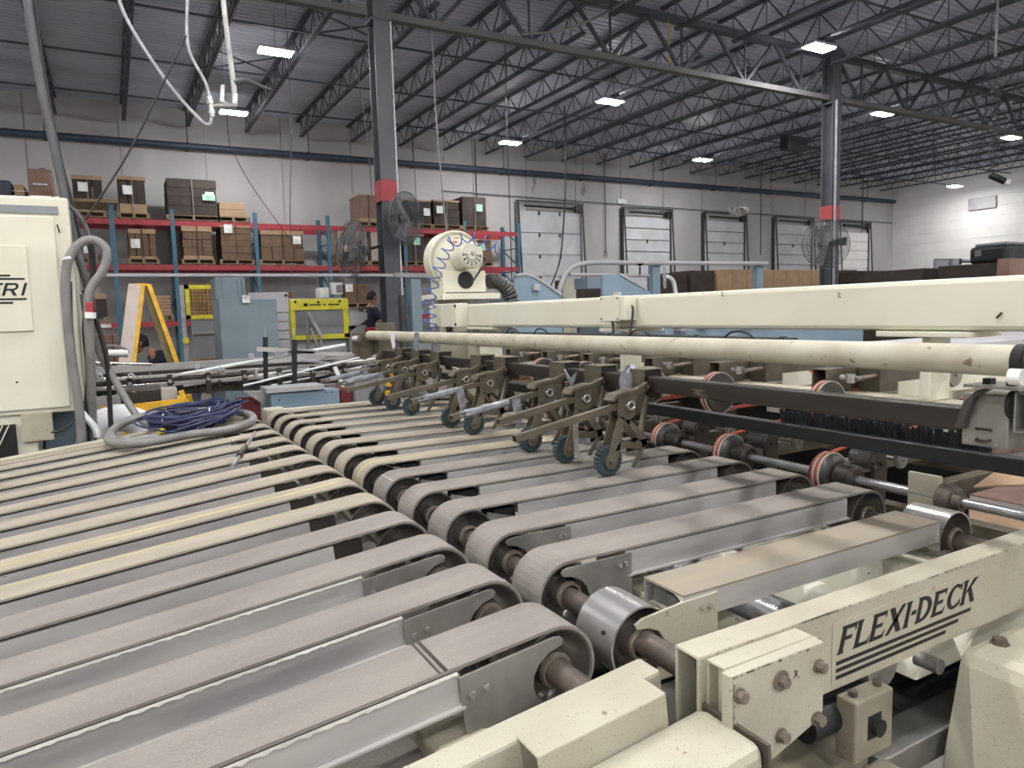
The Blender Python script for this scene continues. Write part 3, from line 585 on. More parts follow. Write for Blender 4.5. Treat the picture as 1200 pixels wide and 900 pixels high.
# long gluer with rails and rollers
gl = root('folding_gluer', 'long folding gluer with parallel steel rails and small rollers behind the deck', 'machine', (.9, 6.3, 0))
for (y, z, w, h, m) in ((6.0, 1.17, .03, .03, 'polished'), (6.0, 1.235, .025, .025, 'polished'), (6.25, 1.16, .05, .07, 'dark_steel'), (6.6, 1.22, .04, .04, 'dark_steel'), (6.95, 1.25, .04, .06, 'galvanised'), (7.3, 1.2, .05, .08, 'dark_steel')):
    MB().bar((-.9, y, z), (2.6, y, z+.02), w, h).build('rail', m, gl, bev=.003)
MB().box(-.9, 1.25, 6.3, 6.9, 1.06, 1.12).build('bed', 'machine_grey', gl); MB().box(-.9, .35, 5.85, 5.9, 1.07, 1.13).build('side_plate', 'machine_grey', gl)
for i in range(24):
    x = -.8+i*.085; o = MB().cyl((x, 6.06, 1.14), (x, 6.12, 1.14), .028, 10); o.cyl((x, 6.05, 1.14), (x, 6.06, 1.14), .015, 8); o.build('chain_roller', 'dark_steel', gl, smooth=True)
for i, (x, z) in enumerate(((.55, 1.3), (.95, 1.36), (1.15, 1.37), (.72, 1.27), (-.1, 1.27), (.1, 1.26))):
    MB().lathe((x, 5.93, z), (0, 1, 0), [(0, .008), (0, .018), (.006, .022), (.018, .022), (.024, .018), (.024, .008)], 16).build('guide_wheel', 'machine_grey', gl, smooth=True)
for (p, q, rr) in (((0.367,6.000,1.234), (1.728,6.000,1.411), .014), ((0.451,6.000,1.156), (1.993,6.000,1.279), .010), ((0.871,5.900,1.131), (1.848,5.900,1.306), .009), ((0.787,6.400,1.078), (1.996,6.400,1.103), .012), ((1.103,6.000,1.106), (2.230,6.000,1.265), .009), ((0.650,6.500,1.058), (1.981,6.500,1.001), .01)):
    MB().cyl(p, q, rr, 8).build('guide_rod', 'white_plastic', gl, smooth=True)
for (p, q) in (((1.080,6.000,1.504), (1.059,6.000,1.158)), ((1.287,5.900,1.476), (1.263,5.900,1.060))):
    MB().bar(p, q, .035, .035, (0, 1, 0)).build('black_post', 'black_paint', gl); MB().bar((p[0], p[1], p[2]), (p[0], p[1], p[2]+.09), .008, .008, (0, 1, 0)).build('threaded_rod', 'polished', gl)
MB().bar((0.994,5.950,1.413), (1.452,5.950,1.369), .04, .035).build('cross_clamp', 'galvanised', gl); MB().bar((1.244,5.950,1.373), (1.680,5.950,1.335), .04, .03).build('cross_clamp', 'galvanised', gl)
for i in range(9):
    x = -.2+i*.27; MB().box(x, x+.035, 5.96, 6.05, 1.08, 1.25).build('rail_bracket', 'dark_steel', gl); MB().cyl((x+.017, 5.94, 1.2), (x+.017, 5.96, 1.2), .015, 8).build('clamp_screw', 'polished', gl)
for i in range(14):
    x = 1.3+random.random()*.9; y = 5.8+random.random()*.9; z = 1.13+random.random()*.16
    MB().bar((x, y, z), (x+random.uniform(.1, .45), y+random.uniform(-.3, .2), z+random.uniform(-.06, .09)), .018, .018).build('linkage_rod', random.choice(['polished', 'bracket_steel', 'machine_grey']), gl)
MB().bar((1.488,5.800,1.071), (1.753,5.800,0.783), .02, .02).bar((1.589,5.850,1.237), (1.658,5.850,1.054), .03, .03).build('white_lever', 'white_plastic', gl)
for i in range(46):
    x = -.8+i*.07+random.random()*.03; y = 5.9+random.random()*.5; z = 1.09+random.random()*.12
    MB().box(x, x+.02+random.random()*.03, y, y+.05, z, z+.02+random.random()*.05).build('fitting', random.choice(['ink', 'dark_steel', 'ink', 'galvanised']), gl)
MB().box(-.85, 2.3, 6.12, 6.9, 1.125, 1.135).build('dark_bed', 'ink', gl)
MB().box(-.9, 2.3, 6.98, 7.0, 1.0, 1.2).build('dark_side', 'blackish', gl)
legs(gl, -.5, 2.4, 6.0, 7.3, 1.07)
MB().prism([((0.869,5.900,1.091)[0], (0.869,5.900,1.091)[2]), ((1.074,5.900,1.047)[0], (1.075,5.900,1.061)[2]), ((1.067,5.900,0.937)[0], (1.066,5.900,0.923)[2])], 'y', 5.9, 5.98).build('gusset', 'galvanised', gl)
r = root('blue_drive_box', 'pale blue rectangular machine box just behind the corner of the decks', 'machine', (1.5, 5.8, 0))
p, q = (1.020,5.600,1.097), (1.550,5.600,0.910)
MB().box(p[0], q[0], 5.6, 5.85, 0.0, p[2]-.02).build('body', 'machine_paleblue', r, bev=.006); MB().box(p[0]-.03, q[0]-.12, 5.58, 5.85, p[2]-.01, p[2]+.025).build('top_plate', 'machine_grey', r)
for (x, z) in ((.06, .06), (.42, .03), (.47, .03), (.68, .035), (.68, .12), (.05, .16)): MB().cyl((p[0]+x, 5.597, p[2]-z-.01), (p[0]+x, 5.6, p[2]-z-.01), .006, 8).build('bolt_hole', 'ink', r)
MB().box(q[0]+.01, q[0]+.1, 5.6, 6.0, 0, p[2]-.03).build('red_cylinder_cabinet', 'dark_red', label='dark red machine post right of the pale blue box', cat='post')
MB().box(q[0]+.11, q[0]+.5, 5.55, 5.9, 0, 1.16).build('grey_machine_base', 'guard_grey', bev=.01, label='dark grey machine base behind the farthest wheel arms', cat='machine')
MB().box(.82, 1.0, 5.95, 5.99, 0, 1.03).build('red_door', 'dark_red', gl); MB().box(.55, .8, 6.2, 6.28, 0, 1.0).build('side_cover', 'machine_blue', gl)
r = root('yellow_lift_frame', 'yellow framed lift table with dark mechanism beneath the ladder', 'frame', (.2, 5.4, 0))
MB().bar((0.096,5.300,1.088), (0.401,5.300,1.102), .05, .05).build('front_bar', 'amber', r); MB().bar((0.401,5.300,1.096), (lambda a: (a[0]-.1, 5.8, a[2]+.02))((0.401,5.300,1.096)), .05, .05).build('side_bar', 'amber', r)
MB().bar((0.380,5.300,1.180), (0.405,5.300,1.084), .035, .035).build('stop_bar', 'amber', r)
MB().box(.02, .28, 5.4, 5.75, 1.0, 1.2).build('mechanism', 'dark_steel', r, bev=.01); MB().box(.26, .36, 5.35, 5.5, 1.08, 1.2).build('clamp', 'galvanised', r, bev=.006)
legs(r, -.12, .42, 5.3, 5.85, 1.06, 'amber')
r = root('control_pedestal', 'grey control pedestal with orange button box beside the standing worker', 'pedestal', (3.9, 11, 0))
MB().box(3.4, 3.75, 11.0, 11.3, 0, 1.35).build('body', 'denim', r, bev=.01); MB().pbox((3.736,10.950,1.527), (3.842,10.950,1.359), 10.95, 11.0).build('orange_box', 'amber', r, bev=.01); MB().pbox((3.509,10.950,1.467), (3.702,10.950,1.406), 10.95, 11.2).build('red_bar', 'red', r)
# blue frame post group right of column
r = root('press_frame', 'grey-blue press frame posts right of the near column', 'machine', (3.4, 8, 0))
MB().box((3.139,8.000,1.941)[0], (3.269,8.000,1.940)[0], 8, 8.15, 0, (3.234,8.000,2.122)[2]).build('post', 'machine_blue', r, bev=.01); MB().box((3.022,8.000,1.742)[0], (3.076,8.000,1.741)[0], 8.05, 8.15, 0, (3.008,8.000,1.882)[2]).build('post', 'door_metal', r)
MB().bar((2.934,8.000,2.122), (3.343,8.000,2.112), .05, .05).build('top_bar', 'guard_grey', r)
# machines behind the blower and the beam
r = root('belt_table', 'blue machine side with a curved top edge right of the blower', 'machine', (4.2, 7, 0))
P_ = lambda t: (t[0], t[2])
pa, pb, pc, pd, pe = (3.969,7.000,1.845), (3.998,7.000,2.054), (4.154,7.000,2.063), (4.611,7.000,1.827), (4.612,7.000,1.388)
MB().prism([P_(pe), P_(pd), P_(pc), P_(pb), P_(pa), (pa[0], pe[2])], 'y', 7.0, 7.04).build('side_plate', 'machine_paleblue', r)
MB().tube([pb, pc, (4.312,7.000,2.005), pd], .02, 6).build('edge_tube', 'machine_grey', r); MB().box(pa[0], pe[0], 7.05, 7.6, 0, 1.8).build('body', 'machine_blue', r)
MB().pbox((4.211,6.950,1.955), (4.289,6.950,1.887), 6.95, 7.0).build('round_boss', 'machine_grey', r)
r = root('guide_stand', 'blue machine side with sloping edge behind the junction box', 'machine', (5.7, 7, 0))
pa, pb, pc, pd = (5.202,7.000,1.788), (5.207,7.000,2.064), (5.465,7.000,2.074), (5.865,7.000,1.895)
MB().prism([(pa[0], 1.3), P_(pb), P_(pc), P_(pd), (pd[0]+.1, pd[2]-.06), (pd[0]+.1, 1.3)], 'y', 7.0, 7.04).build('side_plate', 'machine_paleblue', r); MB().bar(pc, pd, .03, .03).build('edge_tube', 'machine_grey', r); MB().box(pa[0], pd[0]+.1, 7.05, 7.5, 0, 1.75).build('body', 'machine_blue', r)
MB().pbox((5.413,6.900,2.058), (5.701,6.900,1.923), 7.6, 7.9).build('upper_box', 'machine_blue', r)
r = root('tube_guard', 'white bent tube guard rail rising behind the beam', 'rail', (7, 8, 0))
MB().tube([((5.238,8.000,1.694)[0], 8, 0), (5.238,8.000,1.694), (5.259,8.000,1.976), (5.415,8.000,2.202), (5.724,8.000,2.284), (6.309,8.000,2.289)], .034, 10).cyl((6.309,8.000,2.289), (9.209,8.000,2.300), .032, 10).build('top_tube', 'machine_grey', r, smooth=True)
MB().cyl((5.413,8.000,2.123), (6.768,8.000,2.111), .025, 8).build('lower_tube', 'machine_grey', r, smooth=True)
for xx in (0, 1): 
    p = ((6.960,8.000,2.294), (9.111,8.000,2.299))[xx]; MB().box(p[0]-.07, p[0]+.07, 8.05, 8.15, 0, p[2]-.03).build('post', 'machine_paleblue', r)
MB().tube([(7.055,8.000,2.111), (7.218,8.000,2.049), (7.282,8.000,1.837), (7.281,8.000,1.650)], .03, 8).build('end_bend', 'white_plastic', r, smooth=True)
MB().box((5.490,8.200,2.042)[0], (5.646,8.200,2.041)[0], 8.2, 8.3, 0, (5.575,8.200,2.076)[2]).build('cream_post', 'cream_clean', r)
MB().tube([((6.893,7.800,1.956)[0]+.02*math.sin(i*1.1), 7.8, 1.95+.05*math.cos(i*1.1)+i*.009) for i in range(30)], .008, 5, 2).build('coiled_air_line', 'hose_white', label='white coiled air line beside the right post of the tube guard', cat='hose')
r = root('pendant_lamp_small', 'small dark handle hanging at the tube guard', 'handle', (6.613,8.000,2.243)); MB().cyl((6.572,7.950,2.228), (6.570,7.950,2.120), .012, 6).build('stem', 'ink', r); MB().cyl((6.572,7.950,2.276), (6.572,7.950,2.240), .06, 10, .01).build('cap', 'ink', r)
# row of carton stacks behind the beam
def floor_stack(p, q, label, m, ya, yb, cols=1, layers=3):
    x0, x1 = min(p[0], q[0]), max(p[0], q[0]); z1 = p[2]
    r = root('carton_stack', label, 'cartons', ((x0+x1)/2, (ya+yb)/2, 0))
    w = (x1-x0)/cols; h = z1/layers
    for i in range(layers):
        for j in range(cols): MB().box(x0+j*w+.006, x0+(j+1)*w-.006, ya+.01*(i % 2), yb, i*h+.004, (i+1)*h-.004).build('bundle', m, r, bev=.008)
floor_stack((7.613,11.000,2.237), (8.155,11.000,1.931), 'dark carton stack seen between the two blue machine sides', 'kraft_dark', 11, 11.8)
floor_stack((11.623,13.000,2.460), (12.215,13.000,2.154), 'dark brown carton stack, leftmost of the row behind the beam', 'kraft_dark', 13, 13.8)
floor_stack((12.245,13.000,2.522), (13.002,13.000,2.149), 'dark brown carton stack, second of the row behind the beam', 'kraft_dark', 12.9, 13.7)
floor_stack((13.031,13.000,2.545), (16.918,13.000,2.121), 'long pale cardboard row behind the beam left of the fan column', 'kraft_pale', 12.8, 13.6, 8)
floor_stack((17.596,13.500,2.547), (18.815,13.500,2.130), 'tan carton stack right behind the fan column', 'kraft', 13.5, 14.2, 2)
floor_stack((18.840,13.500,2.600), (19.366,13.500,2.126), 'dark carton stack right of the fan column', 'kraft_dark', 13.5, 14.2)
floor_stack((17.343,12.000,2.475), (18.084,12.000,2.067), 'dark carton stack after the pale gap right of the fan column', 'kraft_dark', 12, 12.8)
floor_stack((16.597,11.000,2.408), (17.305,11.000,2.027), 'dark brown carton stack in the far row, in line with the hall corner', 'kraft_dark', 11, 11.8)
floor_stack((14.871,9.500,2.307), (15.991,9.500,1.873), 'dark brown carton row right of the hall corner', 'kraft_dark', 9.5, 10.2, 2)
floor_stack((12.605,7.500,2.216), (13.922,7.500,1.813), 'brown carton row lying under the metal stand at right', 'kraft_dark', 7.5, 8.2, 2)
floor_stack((12.0, 0, 2.2), (15.4, 0, 0), 'dark stack under the big black wrapped bale', 'kraft_dark', 6, 6.9, 2)
floor_stack((9.504,4.600,2.128), (10.691,4.600,1.838), 'tan carton with a pale top at the right edge above the beam', 'kraft_red', 4.6, 4.75, 1)
r = root('wrapped_bale', 'big black wrapped bale on the dark stack at the right edge', 'bale', (10.5, 5.6, 2.2))
zb_ = 2.205; MB().box(12.34, 15.5, 6.02, 6.6, zb_, (12.329,6.000,2.484)[2]).build('bale', 'black_paint', r, bev=.06); MB().box(12.4, 15.4, 6.06, 6.55, (12.329,6.000,2.484)[2], (12.329,6.000,2.484)[2]+.05).build('top_sheet', 'guard_grey', r, bev=.03); MB().box(12.33, 12.338, 6.4, 6.5, 2.33, 2.43).build('label_sheet', 'hose_grey', r)
r = root('metal_stand', 'thin metal stand with a white bin before the end wall', 'stand', (15, 8.6, 0))
MB().bar((14.861,8.600,2.475), (15.508,8.600,2.482), .05, .03).build('top_bar', 'guard_grey', r); MB().bar(((14.831,8.600,2.474)[0], 8.6, 0), (14.831,8.600,2.474), .03, .03).build('leg', 'guard_grey', r); MB().bar(((15.414,8.600,2.481)[0], 8.6, 0), (15.414,8.600,2.481), .05, .05).build('leg', 'guard_grey', r)
MB().pbox((15.507,8.600,2.499), (15.738,8.600,2.359), 8.6, 9).build('bin', 'machine_grey', r); MB().pbox((15.729,8.600,2.502), (15.833,8.600,2.378), 8.6, 9).build('dark_bin', 'ink', r)
MB().box((15.857,8.600,2.503)[0], (16.751,8.600,2.514)[0], 8.6, 9, (16.249,8.600,2.490)[2]-.04, (16.249,8.600,2.490)[2]).build('shelf_bar', 'machine_grey', r); MB().box((15.507,8.600,2.499)[0], (16.581,8.600,2.512)[0], 8.6, 9, 0, (15.738,8.600,2.359)[2]).build('base', 'machine_grey', r)
# things seen through the gap under the beam
r = root('blue_machine', 'pale blue machine with black fittings seen under the beam', 'machine', (6, 5, 0))
MB().box(4.6, 7.6, 5.2, 5.9, 0, 1.62).build('body', 'machine_paleblue', r, bev=.01)
for i in range(9): MB().box(4.7+i*.3, 4.85+i*.3, 5.1, 5.2, 1.42+.03*(i % 3), 1.6).build('fitting', random.choice(['ink', 'guard_grey', 'machine_grey']), r)
for i, (xa, m) in enumerate(((7.9, 'kraft_red'), (8.9, 'kraft'), (9.7, 'kraft_dark'), (10.6, 'kraft'), (11.4, 'kraft_red'))):
    floor_stack((xa, 0, 1.68), (xa+.75, 0, 0), 'carton stack seen in the gap under the beam, number %s from the blue machine' % ['first', 'second', 'third', 'fourth', 'fifth'][i], m, 3.9+.02*i, 4.3, 2, 4)
r = root('worktable', 'pale topped table lying low behind the beam posts', 'table', (7, 3.2, 0)); MB().box(4.4, 9.5, 2.9, 3.7, 1.28, 1.32).build('top', 'machine_grey', r); legs(r, 4.5, 9.4, 2.95, 3.65, 1.28)
# ================================================================ CREAM CABINET (left) AND ITS HOSES
cb_ = root('cream_cabinet', 'large cream machine cabinet with black lettering at the left edge', 'cabinet', (-.5, 5.2, 0))
tr = (-0.161,5.000,2.393); rx = -.168; zt = tr[2]
MB().box(-1.6, rx, 5.0, 5.8, 1.13, zt).build('body', 'cream_clean', cb_, bev=.012)
MB().box(-1.6, -.43, 5.02, 5.8, .0, 1.13).build('lower_body', 'cream_clean', cb_, bev=.008)
MB().box(-1.6, (-0.247,5.000,2.053)[0], 4.985, 4.998, 1.16, (-0.259,5.000,2.280)[2]).build('front_door', 'cream_clean', cb_, bev=.006)
MB().box(-1.6, (-0.221,5.000,2.326)[0], 4.99, 5.0, (-0.257,5.000,2.295)[2], (-0.254,5.000,2.339)[2]).build('vent_slot', 'guard_grey', cb_)
MB().box((-0.358,5.000,2.387)[0], (-0.215,5.000,2.400)[0], 5.1, 5.5, zt, zt+.02).build('lid', 'cream_clean', cb_)
MB().box(-1.6, (-0.394,5.000,2.100)[0]+.0, 4.972, 4.984, (-0.416,5.000,1.619)[2], (-0.405,5.000,2.110)[2]).build('name_plate', 'cream_clean', cb_, bev=.004)
MB().box(-.50, -.345, 4.99, 5.012, .97, 1.135).build('access_plate', 'cream', cb_, bev=.004)
MB().box(-1.6, -.53, 4.995, 5.015, .75, 1.08).build('vent_backing', 'ink', cb_)
gv = MB()
for i in range(-32, -4):
    x = -.57+i*.03
    gv.bar((x, 4.99, .75), (x+.16, 4.99, 1.08), .006, .006, (0, 1, 0)).bar((x+.16, 4.99, .75), (x, 4.99, 1.08), .006, .006, (0, 1, 0))
gv.build('vent_mesh', 'cream_clean', cb_, kind='stuff')
MB().cyl((-0.500,4.980,1.326), (-0.502,5.000,1.325), .006, 8).build('screw', 'ink', cb_); MB().bar((-0.232,4.980,2.234), (-0.223,4.980,2.186), .008, .008).build('latch', 'ink', cb_); MB().box((-0.280,5.000,1.195)[0]-.025, (-0.280,5.000,1.195)[0]+.035, 4.99, 5.0, 1.175, 1.195).build('small_badge', 'cream', cb_)
# lettering RI with bars, flat print 1 mm proud
def letters(name, polys, org, ex, ez, nrm, parent, m='ink', th=.001):
    org, ex, ez, nrm = map(Vector, (org, ex, ez, nrm)); mb = MB()
    for pg in polys:
        n = len(pg); vs = [org+ex*x+ez*z for x, z in pg]+[org+ex*x+ez*z+nrm*th for x, z in pg]
        mb.add(vs, [tuple(range(n)), tuple(range(2*n-1, n-1, -1))]+[(i, (i+1) % n, n+(i+1) % n, n+i) for i in range(n)])
    return mb.build(name, m, parent)
def arcpoly(cx, cz, ro_x, ro_z, ri_x, ri_z, a0, a1, n=10):
    o = [(cx+ro_x*math.cos(a0+(a1-a0)*i/n), cz+ro_z*math.sin(a0+(a1-a0)*i/n)) for i in range(n+1)]
    i_ = [(cx+ri_x*math.cos(a1-(a1-a0)*i/n), cz+ri_z*math.sin(a1-(a1-a0)*i/n)) for i in range(n+1)]
    return [[o[k], o[k+1], i_[n-k-1], i_[n-k]] for k in range(n)]
sh = .25
def shear(polys, k): return [[(x+z*k, z) for x, z in p] for p in polys]
R_ = [[(0, 0), (.16, 0), (.16, 1), (0, 1)], [(.16, .84), (.5, .84), (.5, 1), (.16, 1)], [(.16, .40), (.5, .40), (.5, .55), (.16, .55)], [(.36, .42), (.54, .42), (.8, 0), (.60, 0)]]+arcpoly(.5, .70, .25, .30, .10, .145, -PI/2, PI/2, 8)
I_ = [[(0, 0), (.16, 0), (.16, 1), (0, 1)]]
E_ = [[(0, 0), (.16, 0), (.16, 1), (0, 1)], [(.16, .84), (.62, .84), (.62, 1), (.16, 1)], [(.16, .42), (.55, .42), (.55, .57), (.16, .57)], [(.16, 0), (.62, 0), (.62, .16), (.16, .16)]]
p0 = (-0.530,4.972,1.827); hx = (-0.520,4.972,1.899)[2]-p0[2]; wx = (hx)
polys = shear(R_, sh)+[[(x+1.0, z) for x, z in q] for q in shear(I_, sh)]+[[(x-.72, z) for x, z in q] for q in shear(E_, sh)]
letters('lettering', polys, (p0[0], 4.9715, p0[2]-.003), (hx*1.25, 0, 0), (0, 0, hx), (0, -1, 0), cb_)
for (xa, xb, py_) in ((-30, 12, 322.5), (-30, 29, 327), (-30, 31, 350.5), (-30, 15, 355)):
    pass
for (b_, z_) in (((-0.481,4.970,1.938), 0), ((-0.414,4.970,1.919), 0), ((-0.413,4.970,1.804), 0), ((-0.480,4.970,1.783), 0)):
    MB().box(-1.0, b_[0], 4.9705, 4.9715, b_[2]-.0055, b_[2]+.0055).build('lettering_bar', 'ink', cb_)
MB().box(-.42, -.2, 5.3, 5.8, 0, 1.12).build('machine_plinth', 'machine_paleblue', bev=.01, label='pale blue machine base showing under the cream cabinet', cat='base')
MB().tube([(-0.356,4.950,1.019), (-0.290,4.950,1.032), (-0.221,4.950,1.092), (-0.178,4.950,1.191)], .006, 6).build('thin_cable', 'black_rubber', label='thin dark cable in front of the pale blue base', cat='cable')
# hose loop
MB().tube([(-0.211,4.900,0.684), (-0.202,4.900,1.147), (-0.217,4.900,1.452), (-0.219,4.900,1.751), (-0.210,4.900,1.923), (-0.184,4.900,2.031), (-0.127,4.900,2.116), (-0.060,4.900,2.142), (-0.002,4.900,2.104), (0.006,4.900,2.034), (-0.027,4.900,1.948), (-0.081,4.900,1.873), (-0.110,4.900,1.774), (-0.119,4.900,1.548), (-0.131,4.950,1.291), (-0.147,5.000,1.026), (-0.162,5.000,0.710)], .026, 12).build('conduit_hose', 'hose_grey', smooth=True, label='thick grey hose bent into a loop beside the cream cabinet', cat='hose')
MB().cyl((-0.193,4.900,2.026), (-0.196,4.900,2.041), .033, 12).build('hose_clamp', 'white_plastic', label='white tie around the thick grey hose loop', cat='tie')
MB().tube([(-0.200,4.920,1.900), (-0.218,4.920,1.552), (-0.203,4.920,1.196), (-0.192,4.920,0.938), (-0.198,4.920,0.625)], .02, 8).build('blue_sleeve_hose', 'cable_blue', smooth=True, label='dark blue hose running down inside the grey hose loop', cat='hose')
MB().tube([(-0.079,4.980,2.155), (-0.069,4.980,2.054), (-0.080,4.980,1.902), (-0.135,4.980,1.649), (-0.141,4.980,1.341), (-0.178,4.980,1.032), (-0.171,4.980,0.715)], .018, 8).build('cable', 'black_rubber', smooth=True, label='black cable running straight down through the grey hose loop', cat='cable')
MB().tube([(-0.129,5.020,1.854), (-0.093,5.020,1.751), (-0.054,5.020,1.542), (-0.039,5.020,1.384), (-0.048,5.020,1.013), (-0.054,5.020,0.691)], .014, 8).build('cable', 'black_rubber', smooth=True, label='thin black cable curving down in front of the gluer', cat='cable')
MB().tube([(-0.132,5.050,1.829), (-0.119,5.050,1.648), (-0.070,5.050,1.463), (0.015,5.000,1.249), (0.107,4.900,1.065), (0.200,4.800,0.989)], .022, 10).build('hose', 'hose_grey', smooth=True, label='grey hose running diagonally from the loop down to the cable coil', cat='hose')
MB().tube([(-0.255,5.100,2.403), (-0.151,5.100,2.343), (-0.092,5.100,2.243), (-0.073,5.100,2.141)], .014, 8).build('hose', 'hose_dark', smooth=True, label='dark hose arching off the top corner of the cream cabinet', cat='hose')
MB().tube([(-0.104,5.000,1.710), (-0.120,5.000,1.442), (-0.157,5.000,1.132), (-0.194,5.000,0.714)], .017, 8).build('power_cord', 'hose_grey', smooth=True, label='grey power cord below the red plug', cat='cord')
r = root('red_plug', 'red and white plug connector beside the cream cabinet', 'plug', (-0.106,4.930,1.724))
MB().pbox((-0.121,4.840,1.777), (-0.083,4.840,1.717), 4.82, 4.88).build('plug_body', 'red', r, bev=.008); MB().cyl((-0.100,4.840,1.718), (-0.103,4.840,1.683), .03, 12).build('collar', 'white_plastic', r)
MB().pbox((-0.068,4.930,1.708), (-0.039,4.930,1.676), 4.93, 4.97).build('connector', 'black_paint', label='small black connector on the thin cable right of the red plug', cat='connector')
MB().tube([(-0.208,4.950,1.142), (-0.137,4.950,1.032), (-0.124,4.950,0.967)], .02, 8).build('cable_end', 'white_plastic', label='white wrapped cable end at the foot of the cables', cat='cable')
r = root('gas_spring', 'white cylinder with thin bent rod left of the stepladder', 'cylinder', (0.040,6.500,1.403))
MB().cyl((-0.036,6.500,1.414), (0.101,6.500,1.406), .03, 10).build('cylinder', 'white_plastic', r, smooth=True); MB().tube([(-0.086,6.500,1.457), (-0.002,6.500,1.473), (0.085,6.500,1.442), (0.107,6.500,1.406)], .01, 6).build('bent_rod', 'polished', r)
MB().cyl((-0.148,6.800,1.331), (0.278,6.800,1.291), .012, 8).build('thin_rod', 'polished', label='thin steel rod crossing behind the ladder foot', cat='rod')
MB().tube([(-.20, 5.3, .5), (-.16, 5.3, .93), (-.06, 5.3, 1.02), (.06, 5.3, 1.02), (.14, 5.3, .92), (.17, 5.3, .5)], .09, 12).build('white_sheet', 'white_sheet', smooth=True, label='white rounded plastic sheet behind the left deck edge', cat='sheet')
# ================================================================ CONVEYOR DECKS
R0 = .075
def belt_ring(xa, xb, zc, y0, w, r=R0, t=.006, sag=.0):
    pts = []
    for rr in (r, r+t):
        l = []
        nx = 10
        for i in range(nx+1): l.append((xa+(xb-xa)*i/nx, zc+rr))
        for i in range(1, 16): a = PI/2-PI*i/16; l.append((xb+rr*math.cos(a), zc+rr*math.sin(a)))
        for i in range(nx+1): l.append((xb-(xb-xa)*i/nx, zc-rr))
        for i in range(1, 16): a = -PI/2-PI*i/16; l.append((xa+rr*math.cos(a), zc+rr*math.sin(a)))
        pts.append(l)
    n = len(pts[0]); vs = []
    for l in pts:
        for y in (y0, y0+w): vs += [(p[0], y, p[1]) for p in l]
    fs = []
    for i in range(n):
        j = (i+1) % n
        fs += [(2*n+i, 2*n+j, 3*n+j, 3*n+i), (n+i, n+j, j, i), (i, j, 2*n+j, 2*n+i), (3*n+i, 3*n+j, n+j, n+i)]
    return MB().add(vs, fs)
def drum(x, zc, y0, w, r=R0):
    return MB().lathe((x, y0, zc), (0, 1, 0), [(0, r-.004), (0, r), (w, r), (w, r-.004)], 48)
def dish(x, zc, y0, w, r=R0):
    half = [(.003, r-.0042), (.007, r-.007), (.016, r-.012), (.027, r-.021), (.034, r-.032), (.034, .038), (.028, .034), (.010, .0325), (.004, .031), (.004, .0245)]
    return MB().lathe((x, y0, zc), (0, 1, 0), half+[(w-a, b_) for a, b_ in reversed(half)], 48)
def pulley(par, x, zc, y0, w, bare=False):
    a = drum(x, zc, y0+.002, w-.004).build('pulley', 'polished' if bare else 'pulley_web', par, smooth=True)
    dish(x, zc, y0+.002, w-.004).build('web', 'pulley_web', a, smooth=True)
    MB().lathe((x, y0-.003, zc), (0, 1, 0), [(0, .0245), (0, .030), (.004, .032), (.01, .032), (.01, .0245)], 28).build('collar', 'bolt_steel', a, smooth=True)
    return a
def channel(par, xa, xb, y0, w, ztop, h, m='galvanised'):
    c = MB().box(xa, xb, y0, y0+.004, ztop-h, ztop).box(xa, xb, y0+w-.004, y0+w, ztop-h, ztop).box(xa, xb, y0+.004, y0+w-.004, ztop-.004, ztop).box(xa, xb, y0-.010, y0, ztop-h-.002, ztop-h+.002)
    o = c.build('slider_channel', m, par)
    return o
def bolt(par, x, y, z, r=.006, d=-1, nm='bolt', m='polished', washer=0):
    b_ = MB()
    if washer: b_.cyl((x, y, z), (x, y+d*.003, z), washer, 20)
    b_.cyl((x, y+d*.003, z), (x, y+d*.003+d*r*1.1, z), r, 6); b_.build(nm, m, par)
def rounded(pts): return pts
PITCH, BW = .251, .12
